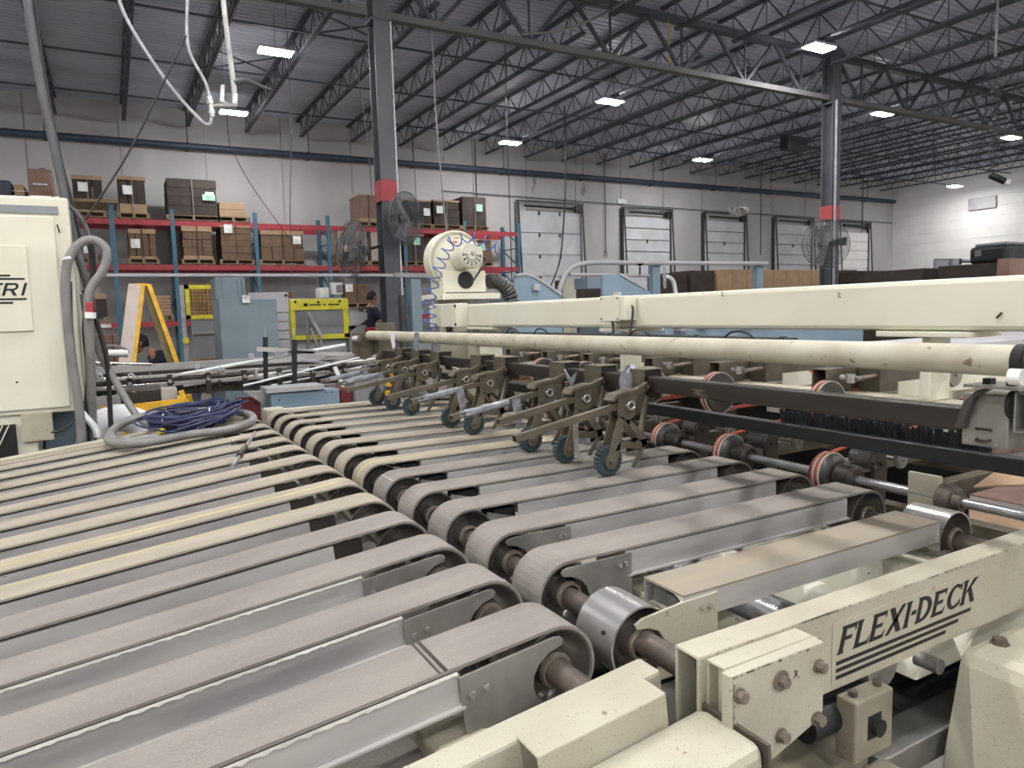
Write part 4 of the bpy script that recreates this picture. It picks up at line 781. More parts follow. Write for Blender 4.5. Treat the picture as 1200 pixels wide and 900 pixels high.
# ---------- inclined (left) deck, built level and tilted about its end shaft
ZC = 1.022
ld = root('inclined_belt_deck', 'sloping deck of parallel dusty grey belts with cream side frame, lower left', 'conveyor', (.635, 1.0, ZC))
XL = -2.0
for k in range(13):
    y0 = 1.004+PITCH*k+(0.008 if k > 7 else 0)
    pale = k >= 4
    b_ = belt_ring(XL, .635, ZC, y0, BW).build('belt', 'belt_pale' if pale else 'belt', ld)
    if k == 5: MB().box(XL, .63, y0+.05, y0+.064, ZC+R0+.006, ZC+R0+.0066).build('pale_stripe', 'belt_stripe', b_)
    if k == 4: MB().box(XL, .5, y0+.096, y0+.102, ZC+R0+.006, ZC+R0+.0066).build('pale_stripe', 'belt_stripe', b_)
    if k == 0:
        MB().box(.43, .436, y0, y0+BW, ZC+R0+.006, ZC+R0+.0075).box(.42, .424, y0, y0+BW, ZC+R0+.006, ZC+R0+.0068).build('belt_seam', 'dark_steel', b_)
    if k < 3:   # frayed fabric edge hanging over the side of the belt
        fr = []; n = 150
        for i in range(n+1):
            x = XL+1.2+(.45+.0-XL-1.2)*i/n; d = .0015+.0022*abs(math.sin(i*2.3)+.6*math.sin(i*.53)); fr.append((x, d))
        vs = [(x, y0-.002, ZC+R0-.001) for x, d in fr]+[(x, y0-.003-d*.5, ZC+R0-.003-d) for x, d in fr]; m_ = len(fr)
        MB().add(vs, [(i, i+1, m_+i+1, m_+i) for i in range(m_-1)]).build('frayed_edge', 'belt_seam', b_)
    pulley(ld, .635, ZC, y0, BW)
    channel(ld, XL, .455, y0+.001, BW-.002, ZC+.068, .056, 'galvanised')
    if k < 3:
        pl = [(.45, 1.086), (.635, 1.088), (.647, 1.085), (.652, 1.078), (.648, 1.069), (.62, 1.064), (.598, 1.05), (.587, 1.035), (.583, 1.018), (.586, 1.0), (.597, .98), (.59, .955), (.53, .935), (.45, .99)]
        o = MB().prism(pl, 'y', y0-.006, y0-.001).build('end_plate', 'plate_steel', ld, bev=.001)
        bolt(o, .468, y0-.006, 1.052, .006); bolt(o, .495, y0-.006, 1.054, .006)
    else:
        MB().box(.455, .53, y0+.004, y0+.012, ZC-.01, ZC+.068).build('end_bracket', 'dark_steel', ld)
        MB().cyl((.545, y0+.01, ZC+.02), (.545, y0+BW-.01, ZC+.02), .03, 12).build('idler', 'plate_steel', ld, smooth=True)
MB().cyl((.635, .87, ZC), (.635, 4.4, ZC), .0235, 20).build('shaft', 'rust_shaft', ld, smooth=True)
MB().box(-2.3, .742, .85, .905, .92, 1.052).build('side_beam', 'cream', ld, bev=.006)
MB().box(-2.3, .64, 4.36, 4.44, .90, 1.10).build('far_side_beam', 'cream', ld, bev=.006)
MB().box(.39, .49, .905, 4.36, .86, .985).build('cross_member', 'cream', ld, bev=.012)
MB().box(-.9, -.8, .905, 4.36, .86, .985).build('cross_member', 'cream', ld, bev=.012)
MB().box(-2.0, -1.9, .905, 4.36, .86, .985).build('cross_member', 'cream', ld, bev=.012)
MB().box(-2.3, .6, 4.3, 4.36, 1.07, 1.085).build('edge_strip', 'belt_pale', ld)
MB().box(-2.2, .6, 1.0, 4.3, .62, .63).build('underdeck_shade_sheet', 'blackish', ld)  # black sheet added for the shade under the sloping belts, hides the floor
MB().box(.56, .565, .795, .845, .965, 1.055).build('tube_shade_plate', 'blackish', ld)  # black plate added inside the sleeve for its shaded interior
c = MB(); c.hollow((.468, .82, 1.003), (.70, .82, 1.003), .06, .112, .005); c.build('end_sleeve', 'cream', ld, bev=.003)
o = MB().box(-.6, .768, .665, .79, .80, 1.012).build('lower_housing', 'cream', ld, bev=.016)
MB().box(.50, .70, .788, .793, .965, 1.0).build('weld_bead', 'cream_tube', ld, bev=.002)
MB().box(.768, .774, .66, .80, .80, 1.012).build('rusty_edge', 'rust_shaft', ld)
ld.rotation_euler = (0, -math.atan(.105), 0)
for (x, y) in ((-1.9, 1.0), (-1.9, 4.2), (.25, 1.0), (.25, 4.2)):
    MB().box(x, x+.1, y, y+.1, 0, .93+.105*(x-.635)-.1).build('deck_stand', 'cream', label='cream stand post under the sloping belt deck at its %s corner' % {(-1.9, 1.0): 'low near', (-1.9, 4.2): 'low far', (.25, 1.0): 'high near', (.25, 4.2): 'high far'}[(x, y)], cat='post', bev=.01)
# ---------- level (right) deck
ZR_ = 1.019
rd = root('level_belt_deck', 'level deck of grey belts with a cream side beam lettered FLEXI-DECK', 'conveyor', (1.4, 1.0, 0))
XA, XB = .842, 1.90
for k in range(13):
    y0 = 1.27+PITCH*k
    b_ = belt_ring(XA, XB, ZR_, y0, BW).build('belt', 'belt' if k < 5 else 'belt_pale', rd)
    if k == 5:
        st_ = []
        for i in range(14): a = PI/2+PI*.75*i/13; st_.append((XA+(R0+.0068)*math.cos(a), ZR_+(R0+.0068)*math.sin(a)))
        st_ = [(XB-.3, ZR_+R0+.0068)]+st_; m_ = len(st_)
        MB().add([(x, y0+.05, z) for x, z in st_]+[(x, y0+.066, z) for x, z in st_], [(i, i+1, m_+i+1, m_+i) for i in range(m_-1)]).build('pale_stripe', 'belt_stripe', b_)
    if k == 4: 
        a = 2.15; MB().bar((XA+(R0+.007)*math.cos(a), y0, ZR_+(R0+.007)*math.sin(a)), (XA+(R0+.007)*math.cos(a), y0+BW, ZR_+(R0+.007)*math.sin(a)), .003, .002).build('belt_seam', 'belt_seam', b_)
    pulley(rd, XA, ZR_, y0, BW); pulley(rd, XB, ZR_, y0, BW)
    channel(rd, 1.0, 1.80, y0+.001, BW-.002, ZR_+.0715, .056)
    if k < 2:
        pl = [(1.012, 1.087), (.835, 1.087), (.822, 1.084), (.817, 1.077), (.822, 1.069), (.845, 1.064), (.868, 1.052), (.884, 1.034), (.891, 1.012), (.888, .99), (.874, .962), (.86, .93), (1.012, .93)]
        o = MB().prism(pl, 'y', y0-.006, y0-.001).build('end_plate', 'plate_steel', rd, bev=.001)
        bolt(o, .974, y0-.006, 1.066); bolt(o, .992, y0-.006, 1.067)
    else:
        MB().box(.93, 1.0, y0+.02, y0+BW-.02, ZR_, ZR_+.06).build('end_block', 'blackish', rd); MB().bar((.90, y0+.01, ZR_+.05), (1.0, y0+.01, ZR_+.02), .006, .02).build('end_bracket', 'plate_steel', rd)
# bare position: pulleys without a belt and the exposed wooden topped channel
YB = 1.02
pulley(rd, XA, ZR_-.01, YB, BW, True); pulley(rd, XB, ZR_+.0, YB, BW, True)
MB().cyl((.772, YB+.03, ZR_+.02), (.768, YB+.03, ZR_+.021), .004, 8).build('set_screw', 'ink', rd)
o = MB().box(.945, 1.82, YB, YB+.003, 1.028, 1.078).box(.945, 1.82, YB+BW-.003, YB+BW, 1.028, 1.078).build('bare_channel', 'galvanised', rd)
MB().box(.945, 1.82, YB, YB+BW, 1.078, 1.083).build('channel_top', 'galvanised_top', rd)
MB().prism([(YB+.006, 1.03), (YB+.05, 1.058), (YB+BW-.006, 1.07), (YB+BW-.006, 1.03)], 'x', .965, .972).build('channel_end', 'plate_steel', rd)
pl = [(1.03, 1.075), (.935, 1.073), (.835, 1.064), (.818, 1.056), (.822, 1.046), (.85, 1.042), (.876, 1.03), (.890, 1.008), (.889, .985), (.874, .955), (.86, .93), (1.03, .93)]
o = MB().prism(pl, 'y', YB-.007, YB-.001).build('end_plate', 'cream', rd, bev=.001); bolt(o, .985, YB-.007, 1.052); bolt(o, 1.005, YB-.007, 1.052)
for sx in (XA, XB): MB().cyl((sx, .80, ZR_-.004), (sx, 4.55, ZR_-.004), .0235, 20).build('shaft', 'rust_shaft', rd, smooth=True)
MB().cyl((XA, .846, ZR_-.004), (XA, .858, ZR_-.004), .026, 20).build('blue_mark', 'pipe_blue', rd)
for (xa, xb) in ((1.04, 1.14),):
    MB().box(xa, xb, .845, 4.5, .85, .985).build('cross_member', 'cream', rd, bev=.012)
for (xc, hw, fl, zt_) in ((1.53, .03, .09, .93), (1.79, .065, .17, .98)):
    MB().prism([(xc-hw, zt_), (xc+hw, zt_), (xc+fl, .84), (xc-fl, .84)], 'y', .845, 4.5).build('cross_member', 'cream_clean', rd, bev=.006)
for xc in (1.20,):
    MB().cyl((xc+.13, .85, .905), (xc+.13, 4.5, .905), .05, 24).build('lower_roller', 'chrome', rd, smooth=True)
MB().box(.78, 2.04, 1.32, 4.5, .70, .71).build('underdeck_shade_sheet', 'blackish', rd)  # black sheet added for the shade under the level belts
MB().hollow((.762, .8175, 1.0265), (2.05, .8175, 1.0265), .055, .153, .006).build('side_beam', 'cream', rd, bev=.006)
MB().box(.9, 2.05, 4.5, 4.56, .95, 1.09).build('far_side_beam', 'cream', rd, bev=.006)
MB().box(.78, .9, 4.46, 4.6, .92, 1.10).build('far_end_block', 'cream', rd, bev=.012)
MB().box(.872, .877, .796, .839, .96, 1.095).build('tube_shade_plate', 'blackish', rd); MB().box(.83, .835, .757, .785, 1.0, 1.09).build('tube_shade_plate', 'blackish', rd)  # black plates added inside both open tubes, standing for their shaded depth
MB().box(1.25, 2.04, .86, 1.31, .775, .785).build('underdeck_shade_sheet', 'blackish', rd)  # black sheet added for the shade between bare channel and side beam
# name plate
npl = MB().box(1.083, 1.575, .7885, .7899, .962, 1.078).build('name_plate', 'cream', rd, bev=.001)
o_ = (1.089,0.788,1.031); o2 = (1.504,0.788,1.018)
def glyphs():
    S_ = .20      # stroke width
    def stem(x, w=S_): return [[(x-.05, 0), (x+w+.05, 0), (x+w, .14), (x, .14)], [(x, .14), (x+w, .14), (x+w, .86), (x, .86)], [(x, .86), (x+w, .86), (x+w+.05, 1), (x-.05, 1)]]
    F = stem(0)+[[(S_, .86), (.62, .84), (.68, 1), (S_, 1)], [(S_, .46), (.50, .46), (.54, .60), (S_, .60)], [(.60, .74), (.66, .72), (.68, 1), (.62, .9)]]
    L = stem(0)+[[(S_, 0), (.66, 0), (.70, .30), (.60, .14), (S_, .14)]]
    E = stem(0)+[[(S_, .86), (.60, .86), (.66, .72), (.68, 1), (S_, 1)], [(S_, .44), (.52, .44), (.54, .58), (S_, .58)], [(S_, 0), (.66, 0), (.70, .30), (.60, .14), (S_, .14)]]
    X = [[(0, 0), (.20, 0), (.86, 1), (.66, 1)], [(.0, 1), (.26, 1), (.84, 0), (.58, 0)]]
    I = stem(.05)
    H = [[(0, .42), (.26, .42), (.26, .58), (0, .58)]]
    D = stem(0)+arcpoly(.22, .5, .56, .5, .34, .36, -PI/2, PI/2, 12)
    C = arcpoly(.46, .5, .46, .5, .24, .37, PI*.28, PI*1.72, 16)+[[(.70, .74), (.80, .70), (.82, 1.0), (.74, .9)], [(.70, .26), (.80, .34), (.84, .1), (.72, .1)]]
    K = stem(0)+[[(S_, .42), (.58, 1), (.84, 1), (S_+.04, .34+.22)], [(.30, .58), (.46, .70), (.86, 0), (.60, 0)]]
    seq = [(F, .74), (L, .76), (E, .78), (X, .92), (I, .36), (H, .34), (D, .90), (E, .80), (C, .92), (K, .86)]
    out = []; x = 0
    for g, adv in seq:
        out += [[(px_+x, pz_) for px_, pz_ in p] for p in g]; x += adv
    return out, x
gp, gw = glyphs()
H_ = .050; W_ = .443
gp = [[((x/gw)*W_+z*.016, z*H_) for x, z in p] for p in gp]
letters('lettering', gp, (1.098, .7884, 1.017), (1, 0, 0), (0, 0, 1), (0, -1, 0), npl, 'ink', .0006)
for i, (xe, z) in enumerate(((1.53, 1.0015), (1.485, .988), (1.44, .9745))):
    MB().prism([(1.094, z-.0035), (xe-.003, z-.0035), (xe, z+.0035), (1.094, z+.0035)], 'y', .7877, .7884).build('lettering_bar', 'ink', npl)
def chips(name, edges, par, n, m='bolt_steel', seed=3):
    rg = random.Random(seed); mb = MB()
    for i in range(n):
        (a, b_, n1, n2) = rg.choice(edges); a, b_, n1, n2 = map(Vector, (a, b_, n1, n2)); d = (b_-a).normalized()
        p = a.lerp(b_, rg.random()); L_ = rg.uniform(.002, .010); h = rg.uniform(.0015, .005)
        for (u, nn) in ((-n2, n1), (-n1, n2)):
            q = p+nn*.0004; mb.add([q-d*L_*.5, q+d*L_*.5, q+d*L_*.3+u*h, q-d*L_*.2+u*h*.7], [(0, 1, 2, 3)])
    return mb.build(name, m, par, kind='stuff')
chips('paint_chips', [((.78, .79, 1.1015), (1.9, .79, 1.1015), (0, 0, 1), (0, -1, 0))], rd, 70)
chips('paint_chips', [((1.0, .79, 1.1015), (1.10, .79, 1.1015), (0, 0, 1), (0, -1, 0))], rd, 40, 'guard_grey', 5)
chips('paint_chips', [((.765, .722, 1.101), (.97, .722, 1.101), (0, 0, 1), (0, -1, 0)), ((.766, .722, 1.1), (.766, .722, .94), (-1, 0, 0), (0, -1, 0))], rd, 50, 'bolt_steel', 8)
# second short tube and bolted plates
MB().hollow((.778, .771, 1.045), (.985, .771, 1.045), .038, .105, .005).build('short_tube', 'cream', rd, bev=.003)
MB().box(.80, .815, .757, .785, .995, 1.09).build('inner_fin', 'cream_clean', rd)
MB().prism([(.775, 1.096), (.985, 1.098), (.985, .965), (.965, .955), (.79, .955), (.772, .99)], 'y', .742, .751).build('spacer_plate', 'cream', rd, bev=.002)
pl_ = MB().prism([(.76, 1.103), (.972, 1.103), (.972, .985), (.965, .972), (.80, .925), (.766, .93), (.76, .96)], 'y', .722, .741).build('bolted_plate', 'cream', rd, bev=.003)
for (q, w_) in (((0.777,0.718,1.070), 0), ((0.868,0.718,1.067), .0165), ((0.956,0.718,1.066), 0), ((0.869,0.718,0.976), 0), ((0.954,0.718,0.977), 0)):
    bolt(pl_, q[0], .7215, q[2], .0095, -1, 'bolt', 'bolt_steel', w_ or .012)
MB().tube([(0.899,0.721,1.062), (0.906,0.721,1.071), (0.900,0.721,1.072), (0.911,0.721,1.058)], .0006, 4, 4).build('pen_mark', 'ink', pl_)
# ---------- parts below the level deck
lh = root('lower_machine_base', 'cream machine base with a clamp block below the lettered beam', 'machine', (1.2, .85, 0))
MB().prism([(.80, .0), (.80, .70), (.98, .80), (1.19, .80), (1.19, .0)], 'y', .78, 1.05).build('base_housing', 'cream_shaded', lh, bev=.012)
MB().box(1.245, 2.04, .79, 1.3, .70, .76).build('base_shelf', 'plate_steel', lh, bev=.004)
MB().prism([(1.0, .0), (1.0, .74), (1.06, .79), (1.22, .79), (1.24, .74), (1.24, 0)], 'y', .62, .78).build('front_housing', 'cream_shaded', lh, bev=.014)
p, q = (1.090,0.765,0.959), (1.199,0.765,0.852)
MB().box(p[0]+.035, q[0]-.035, .7445, .746, q[2]+.015, q[2]+.06).build('cutout', 'blackish', lh)
cl = MB().box(p[0], q[0], .745, .785, q[2]-.02, p[2]-.012).build('clamp_block', 'cream_shaded', lh, bev=.004)
MB().cyl((p[0]+.02, .765, p[2]-.012), (p[0]+.02, .765, p[2]-.002), .008, 6).build('bolt', 'rust_shaft', cl); MB().cyl((q[0]-.02, .765, p[2]-.012), (q[0]-.02, .765, p[2]-.002), .008, 6).build('bolt', 'rust_shaft', cl)
MB().cyl((p[0]+.06, .735, q[2]+.035), (p[0]+.06, .9, q[2]+.035), .016, 14).build('pin', 'blackish', lh)
MB().cyl((1.02, .80, .90), (1.16, .80, .90), .03, 16).build('motor_end', 'black_paint', lh, smooth=True)
MB().cyl((1.05, .616, .66), (1.05, .608, .66), .012, 6).cyl((1.12, .616, .69), (1.12, .608, .69), .012, 6).build('bolt', 'rust_shaft', lh)
MB().box(1.30, 2.04, .92, 1.02, .76, .93).build('dark_panel', 'blackish', lh)
hs = root('cast_housing', 'tall flared cream housing with a bolt on top, lower right corner', 'housing', (1.7, .6, 0))
MB().add([(1.455, .775, .945), (1.455, .60, .945), (1.85, .60, .945), (1.85, .775, .945), (1.22, .775, 0), (1.08, .45, 0), (2.2, .45, 0), (2.2, .775, 0)], [(0, 1, 2, 3), (0, 4, 5, 1), (1, 5, 6, 2), (2, 6, 7, 3), (3, 7, 4, 0), (4, 7, 6, 5)]).build('housing', 'cream', hs, bev=.03)
MB().cyl((1.54, .735, .945), (1.54, .735, .957), .013, 6).cyl((1.54, .735, .943), (1.54, .735, .947), .018, 16).build('bolt', 'rust_shaft', hs)
MB().cyl((1.43, .79, .90), (1.43, .84, .90), .016, 16).build('side_boss', 'plate_steel', hs, smooth=True)
# ================================================================ WHEEL ARMS, SQUARE BAR, TUBE, BEAM
sb = root('square_bar', 'dark square steel bar crossing above the belts and carrying the wheel arms', 'bar', (1.62, 2.7, 1.36))
MB().box(1.60, 1.65, .86, 4.78, 1.362, 1.414).build('bar', 'dark_steel', sb, bev=.004)
MB().box(1.57, 1.70, 4.66, 4.70, 1.0, 1.60).build('far_bracket', 'bracket_steel', sb, bev=.003)
MB().cyl((1.63, 4.64, 1.0), (1.63, 4.64, 1.30), .03, 12).build('yellow_post', 'amber', sb)
arm_lbl = {1.85: 'nearest and largest serrated wheel arm, its bare bar reaching far left', 2.10: 'second nearest wheel arm, with a bright strip across its serrated wheel', 2.35: 'third nearest wheel arm, its bar wrapped in silver tape',
  2.85: 'fourth wheel arm from the near end, silver tape hanging off its bar', 3.10: 'fifth wheel arm from the near end, serrated wheel partly hidden', 3.62: 'sixth wheel arm from the near end with a long bare bar', 3.92: 'seventh wheel arm from the near end, taped bar tip', 4.20: 'farthest wheel arm, beside the dark red post'}
def wheel_arm(y, wrap=False, blen=.40):
    r = root('wheel_arm', arm_lbl[y], 'wheel arm', (1.4, y, 1.1), 'hold-down wheel arms on the square bar')
    # serrated rubber wheel
    cx, cz, ro = 1.397, 1.1525, .0515
    w_ = MB(); nT = 22; pr = []
    for i in range(nT):
        a = 2*PI*i/nT; pr += [(cx+ro*math.cos(a), cz+ro*math.sin(a)), (cx+ro*.90*math.cos(a+.05), cz+ro*.90*math.sin(a+.05)), (cx+(ro*.88)*math.cos(a+PI/nT), cz+ro*.88*math.sin(a+PI/nT))]
    w_.prism(pr, 'y', y+.001, y+.028)
    wo = w_.build('wheel', 'wheel_rubber', r)
    MB().cyl((cx, y-.004, cz), (cx, y+.034, cz), .022, 16).build('hub', 'bracket_steel', wo, smooth=True)
    MB().cyl((cx, y-.018, cz), (cx, y+.045, cz), .010, 6).build('axle_bolt', 'rust_shaft', wo)
    # forked side plates
    for (a, b_) in ((y-.009, y-.004), (y+.034, y+.039)):
        P = MB()
        P.prism([(1.425, 1.36), (1.50, 1.372), (1.498, 1.30), (1.475, 1.285), (1.47, 1.262), (1.452, 1.262), (1.448, 1.285), (1.425, 1.30)], 'y', a, b_)
        P.prism([(1.428, 1.30), (1.452, 1.29), (1.418, 1.14), (1.405, 1.127), (1.385, 1.127), (1.374, 1.140), (1.378, 1.16)], 'y', a, b_)
        P.prism([(1.452, 1.285), (1.475, 1.285), (1.545, 1.215), (1.545, 1.19), (1.525, 1.195)], 'y', a, b_)
        P.prism([(1.412, 1.185), (1.422, 1.205), (1.455, 1.215), (1.49, 1.205), (1.545, 1.215), (1.545, 1.188), (1.50, 1.182), (1.455, 1.19)], 'y', a, b_)
        if a < y: P.prism([(1.525, 1.195), (1.545, 1.195), (1.492, 1.118), (1.478, 1.124)], 'y', a, b_)
        P.build('fork_plate', 'bracket_steel', r)
    MB().prism([(1.40, 1.352), (1.415, 1.372), (1.50, 1.385), (1.50, 1.372), (1.42, 1.36), (1.408, 1.345)], 'y', y-.012, y+.042).build('saddle_cap', 'bracket_steel', r, bev=.002)
    # handle bar
    bx = MB().hollow((1.47, y+.008, 1.338), (1.47-blen, y-.012, 1.338-blen*.155), .021, .021, .002); bx.build('bar', 'bracket_steel', r)
    if wrap:
        t0 = 1.47-blen; pts = [(t0+.03+i*.035, y-.010+.003*(i % 2), 1.338-(blen-.03-i*.035)*.155) for i in range(7)]
        MB().tube(pts, [.013, .016, .014, .017, .015, .013, .014], 7, 3).build('tape_wrap', 'tape_grey', r)
        MB().prism([(1.30, 1.32), (1.335, 1.325), (1.35, 1.25), (1.325, 1.20), (1.31, 1.26)], 'y', y-.02, y-.017).build('tape_tail', 'tape_grey', r)
    # link to the clamp, ring pin and clamp
    MB().bar((1.47, y+.008, 1.352), (1.585, y+.04, 1.385), .016, .03).build('link', 'bracket_steel', r, bev=.002)
    MB().cyl((1.578, y+.02, 1.383), (1.578, y+.055, 1.383), .008, 6).build('link_bolt', 'rust_shaft', r)
    MB().tube([(1.472+.013*math.cos(i*PI/5), y-.018, 1.332+.013*math.sin(i*PI/5)) for i in range(10)], .003, 6, 2, True).cyl((1.452, y-.018, 1.335), (1.46, y-.004, 1.335), .003, 6).build('ring_pin', 'polished', r)
    c = MB().box(1.575, 1.592, y+.055, y+.145, 1.285, 1.44).box(1.592, 1.672, y+.055, y+.145, 1.435, 1.44).box(1.662, 1.672, y+.055, y+.145, 1.33, 1.435); MB().box(1.5925, 1.66, y+.06, y+.14, 1.4145, 1.4345).build('clamp_shade_core', 'blackish', r)  # black core paints the shadowed side of the clamp above the bar
    c.build('clamp', 'bracket_steel', r, bev=.002)
    MB().bar((1.60, y+.06, 1.345), (1.545, y+.03, 1.20), .014, .02).build('brace_leg', 'bracket_steel', r)
for y, wr_, bl in ((1.85, False, .44), (2.10, False, .36), (2.35, True, .42), (2.85, True, .38), (3.10, False, .40), (3.62, False, .44), (3.92, True, .40), (4.20, True, .42)):
    wheel_arm(y, wr_, bl)
MB().bar((1.40, 2.055, 1.27), (1.40, 2.05, 1.13), .02, .005, (0, 1, 0)).build('bright_strip', 'polished', label='bright metal strip hanging in front of the second serrated wheel', cat='strip')
MB().tube([(1.62, 2.02, 1.43), (1.60, 1.99, 1.43), (1.57, 1.975, 1.40), (1.575, 1.97, 1.345), (1.585, 1.975, 1.33)], [.02, .026, .03, .027, .018], 8, 4).build('tape_wad', 'tape_grey', label='crumpled silver tape over the square bar between the two nearest clamps', cat='tape')
r = root('tape_bow', 'twisted silver tape tied on the clamp of the third wheel arm', 'tape', (1.56, 2.33, 1.37))
MB().prism([(2.34, 1.42), (2.30, 1.385), (2.25, 1.415), (2.27, 1.375), (2.29, 1.355), (2.315, 1.375)], 'x', 1.545, 1.55).build('bow', 'tape_grey', r); MB().bar((1.548, 2.29, 1.36), (1.53, 2.32, 1.34), .008, .004).build('tail', 'tape_grey', r)
# round tube
r = root('round_tube', 'long round cream tube crossing above the square bar', 'tube', (1.5, 2.6, 1.5))
MB().cyl((1.53, .72, 1.527), (1.53, 4.70, 1.518), .0315, 32).build('tube', 'cream_tube', r, smooth=True)
MB().cyl((1.53, .70, 1.527), (1.53, .72, 1.527), .033, 24).build('end_ring', 'blackish', r); MB().cyl((1.53, .675, 1.527), (1.53, .70, 1.527), .030, 24).build('end_cap', 'dark_steel', r)
MB().cyl((1.53, 4.70, 1.518), (1.53, 4.78, 1.518), .012, 12).cyl((1.42, 4.72, 1.50), (1.45, 4.69, 1.50), .022, 14).build('far_spindle', 'polished', r)
MB().prism([(1.42, 1.54), (1.56, 1.54), (1.63, 1.48), (1.60, 1.40), (1.50, 1.35), (1.42, 1.40)], 'y', 4.74, 4.76).build('far_plate', 'bracket_steel', r)
for (yy, m) in ((4.12, 'white_sheet'), (3.73, 'tape_grey')): MB().prism([(4.12 if False else yy, 1.55), (yy+.06, 1.55), (yy+.07, 1.50), (yy+.04, 1.44), (yy, 1.46)], 'x', 1.495, 1.498).build('tape_scrap', m, r)
MB().cyl((1.500,0.717,1.499), (1.500,0.695,1.499), .016, 16).build('white_roll', 'white_plastic', smooth=True, label='small white roll at the right end of the round tube', cat='roll')
# cream beam with posts
bm_ = root('cream_beam', 'large cream rectangular beam crossing the picture above the tube', 'beam', (2.3, 2.7, 0))
MB().box(2.20, 2.36, .3, 4.72, 1.555, 1.712).build('beam', 'cream_clean', bm_, bev=.016)
for (ya, yb) in ((1.29, 1.325), ((2.220,2.816,1.488)[1], (2.220,2.816,1.488)[1]+.035), (4.3, 4.42)):
    MB().box(2.22, 2.335, ya, yb, 1.33, 1.50).build('post', 'cream_clean', bm_, bev=.006)
    MB().box(2.19, 2.37, ya-.13, yb+.13, 1.535, 1.553).build('post_cap', 'cream_clean', bm_, bev=.003)
    MB().box(2.225, 2.335, ya+.005, yb-.005, 1.50, 1.535).build('post_neck', 'cream_clean', bm_)
MB().box(2.215, 2.345, .35, 4.6, 1.28, 1.33).build('lower_rail', 'cream', bm_, bev=.004)
for ya in (.36, 4.5): MB().box(2.22, 2.34, ya, ya+.12, 0, 1.28).box(2.22, 2.34, ya, ya+.12, 1.33, 1.555).build('end_post', 'cream', bm_, bev=.004)
jb = root('junction_box', 'cream junction box with four screws mounted on the middle of the beam', 'junction box', (2.15, 2.7, 1.6))
p, q = (2.120,2.860,1.711), (2.120,2.713,1.593)
MB().box(2.12, 2.198, q[1]-.03, p[1], q[2], p[2]).build('box', 'cream_clean', jb, bev=.006); MB().box(2.112, 2.12, q[1]+.0, p[1]+.005, q[2]-.003, p[2]+.003).build('lid', 'cream_clean', jb, bev=.004)
for yy in (q[1]+.01, p[1]-.008):
    for z in (q[2]+.01, p[2]-.01): MB().cyl((2.108, yy, z), (2.112, yy, z), .004, 8).build('screw', 'ink', jb)
MB().cyl((2.16, (p[1]+q[1])/2, p[2]), (2.16, (p[1]+q[1])/2, p[2]+.02), .02, 12).build('gland', 'machine_grey', jb)
MB().tube([(2.16, q[1]-.04, p[2]-.05), (2.14, q[1]-.07, p[2]-.07), (2.12, q[1]-.085, q[2]-.01), (2.10, q[1]-.09, 1.52)], .006, 8).build('cable', 'black_rubber', jb, smooth=True)
MB().tube([(2.14, p[1]-.05, q[2]), (2.12, p[1]-.09, 1.57), (2.08, p[1]-.14, 1.52)], .006, 8).build('cable', 'black_rubber', jb, smooth=True)
for (a, nm) in (((2.195,1.597,1.678), 'first'), ((2.195,2.137,1.700), 'second')):
    MB().tube([(a[0], a[1]+.006, a[2]+.006), (a[0], a[1]-.004, a[2]+.004), (a[0], a[1]+.004, a[2]-.008), (a[0], a[1]-.008, a[2]-.01)], .0014, 4, 3).build('pen_scribble', 'ink', bm_)
MB().bar((2.196,1.092,1.593), (2.196,1.079,1.609), .002, .012, (1, 0, 0)).build('paint_chip', 'dark_steel', bm_)
# black hose bundle behind the tube
MB().tube([(1.98, .75, 1.50), (1.98, 1.5, 1.522), (1.98, 1.62, 1.522)], .007, 8).build('thin_rod', 'dark_steel', label='thin dark rod continuing right of the black hose bundle', cat='rod')
r = root('hose_bundle', 'black hose bundle running behind the cream tube', 'hose', (1.98, 2.7, 1.5))
MB().tube([(1.98, 1.60, 1.524), (1.98, 2.2, 1.524), (1.98, 3.0, 1.524), (1.98, 4.0, 1.52), (1.98, 4.4, 1.51)], .015, 10).build('bundle', 'black_rubber', r, smooth=True)
for yy in (1.75, 2.3, 3.1, 3.4): MB().tube([(1.96, yy, 1.53), (1.95, yy+.04, 1.555), (1.95, yy+.10, 1.555), (1.96, yy+.15, 1.53)], .004, 6).build('loop_cable', 'black_rubber', r, smooth=True)
for yy in (1.64, 2.05, 2.6, 3.5): MB().cyl((1.98, yy, 1.524), (1.98, yy+.02, 1.524), .018, 12).build('hose_tie', 'ink', r)
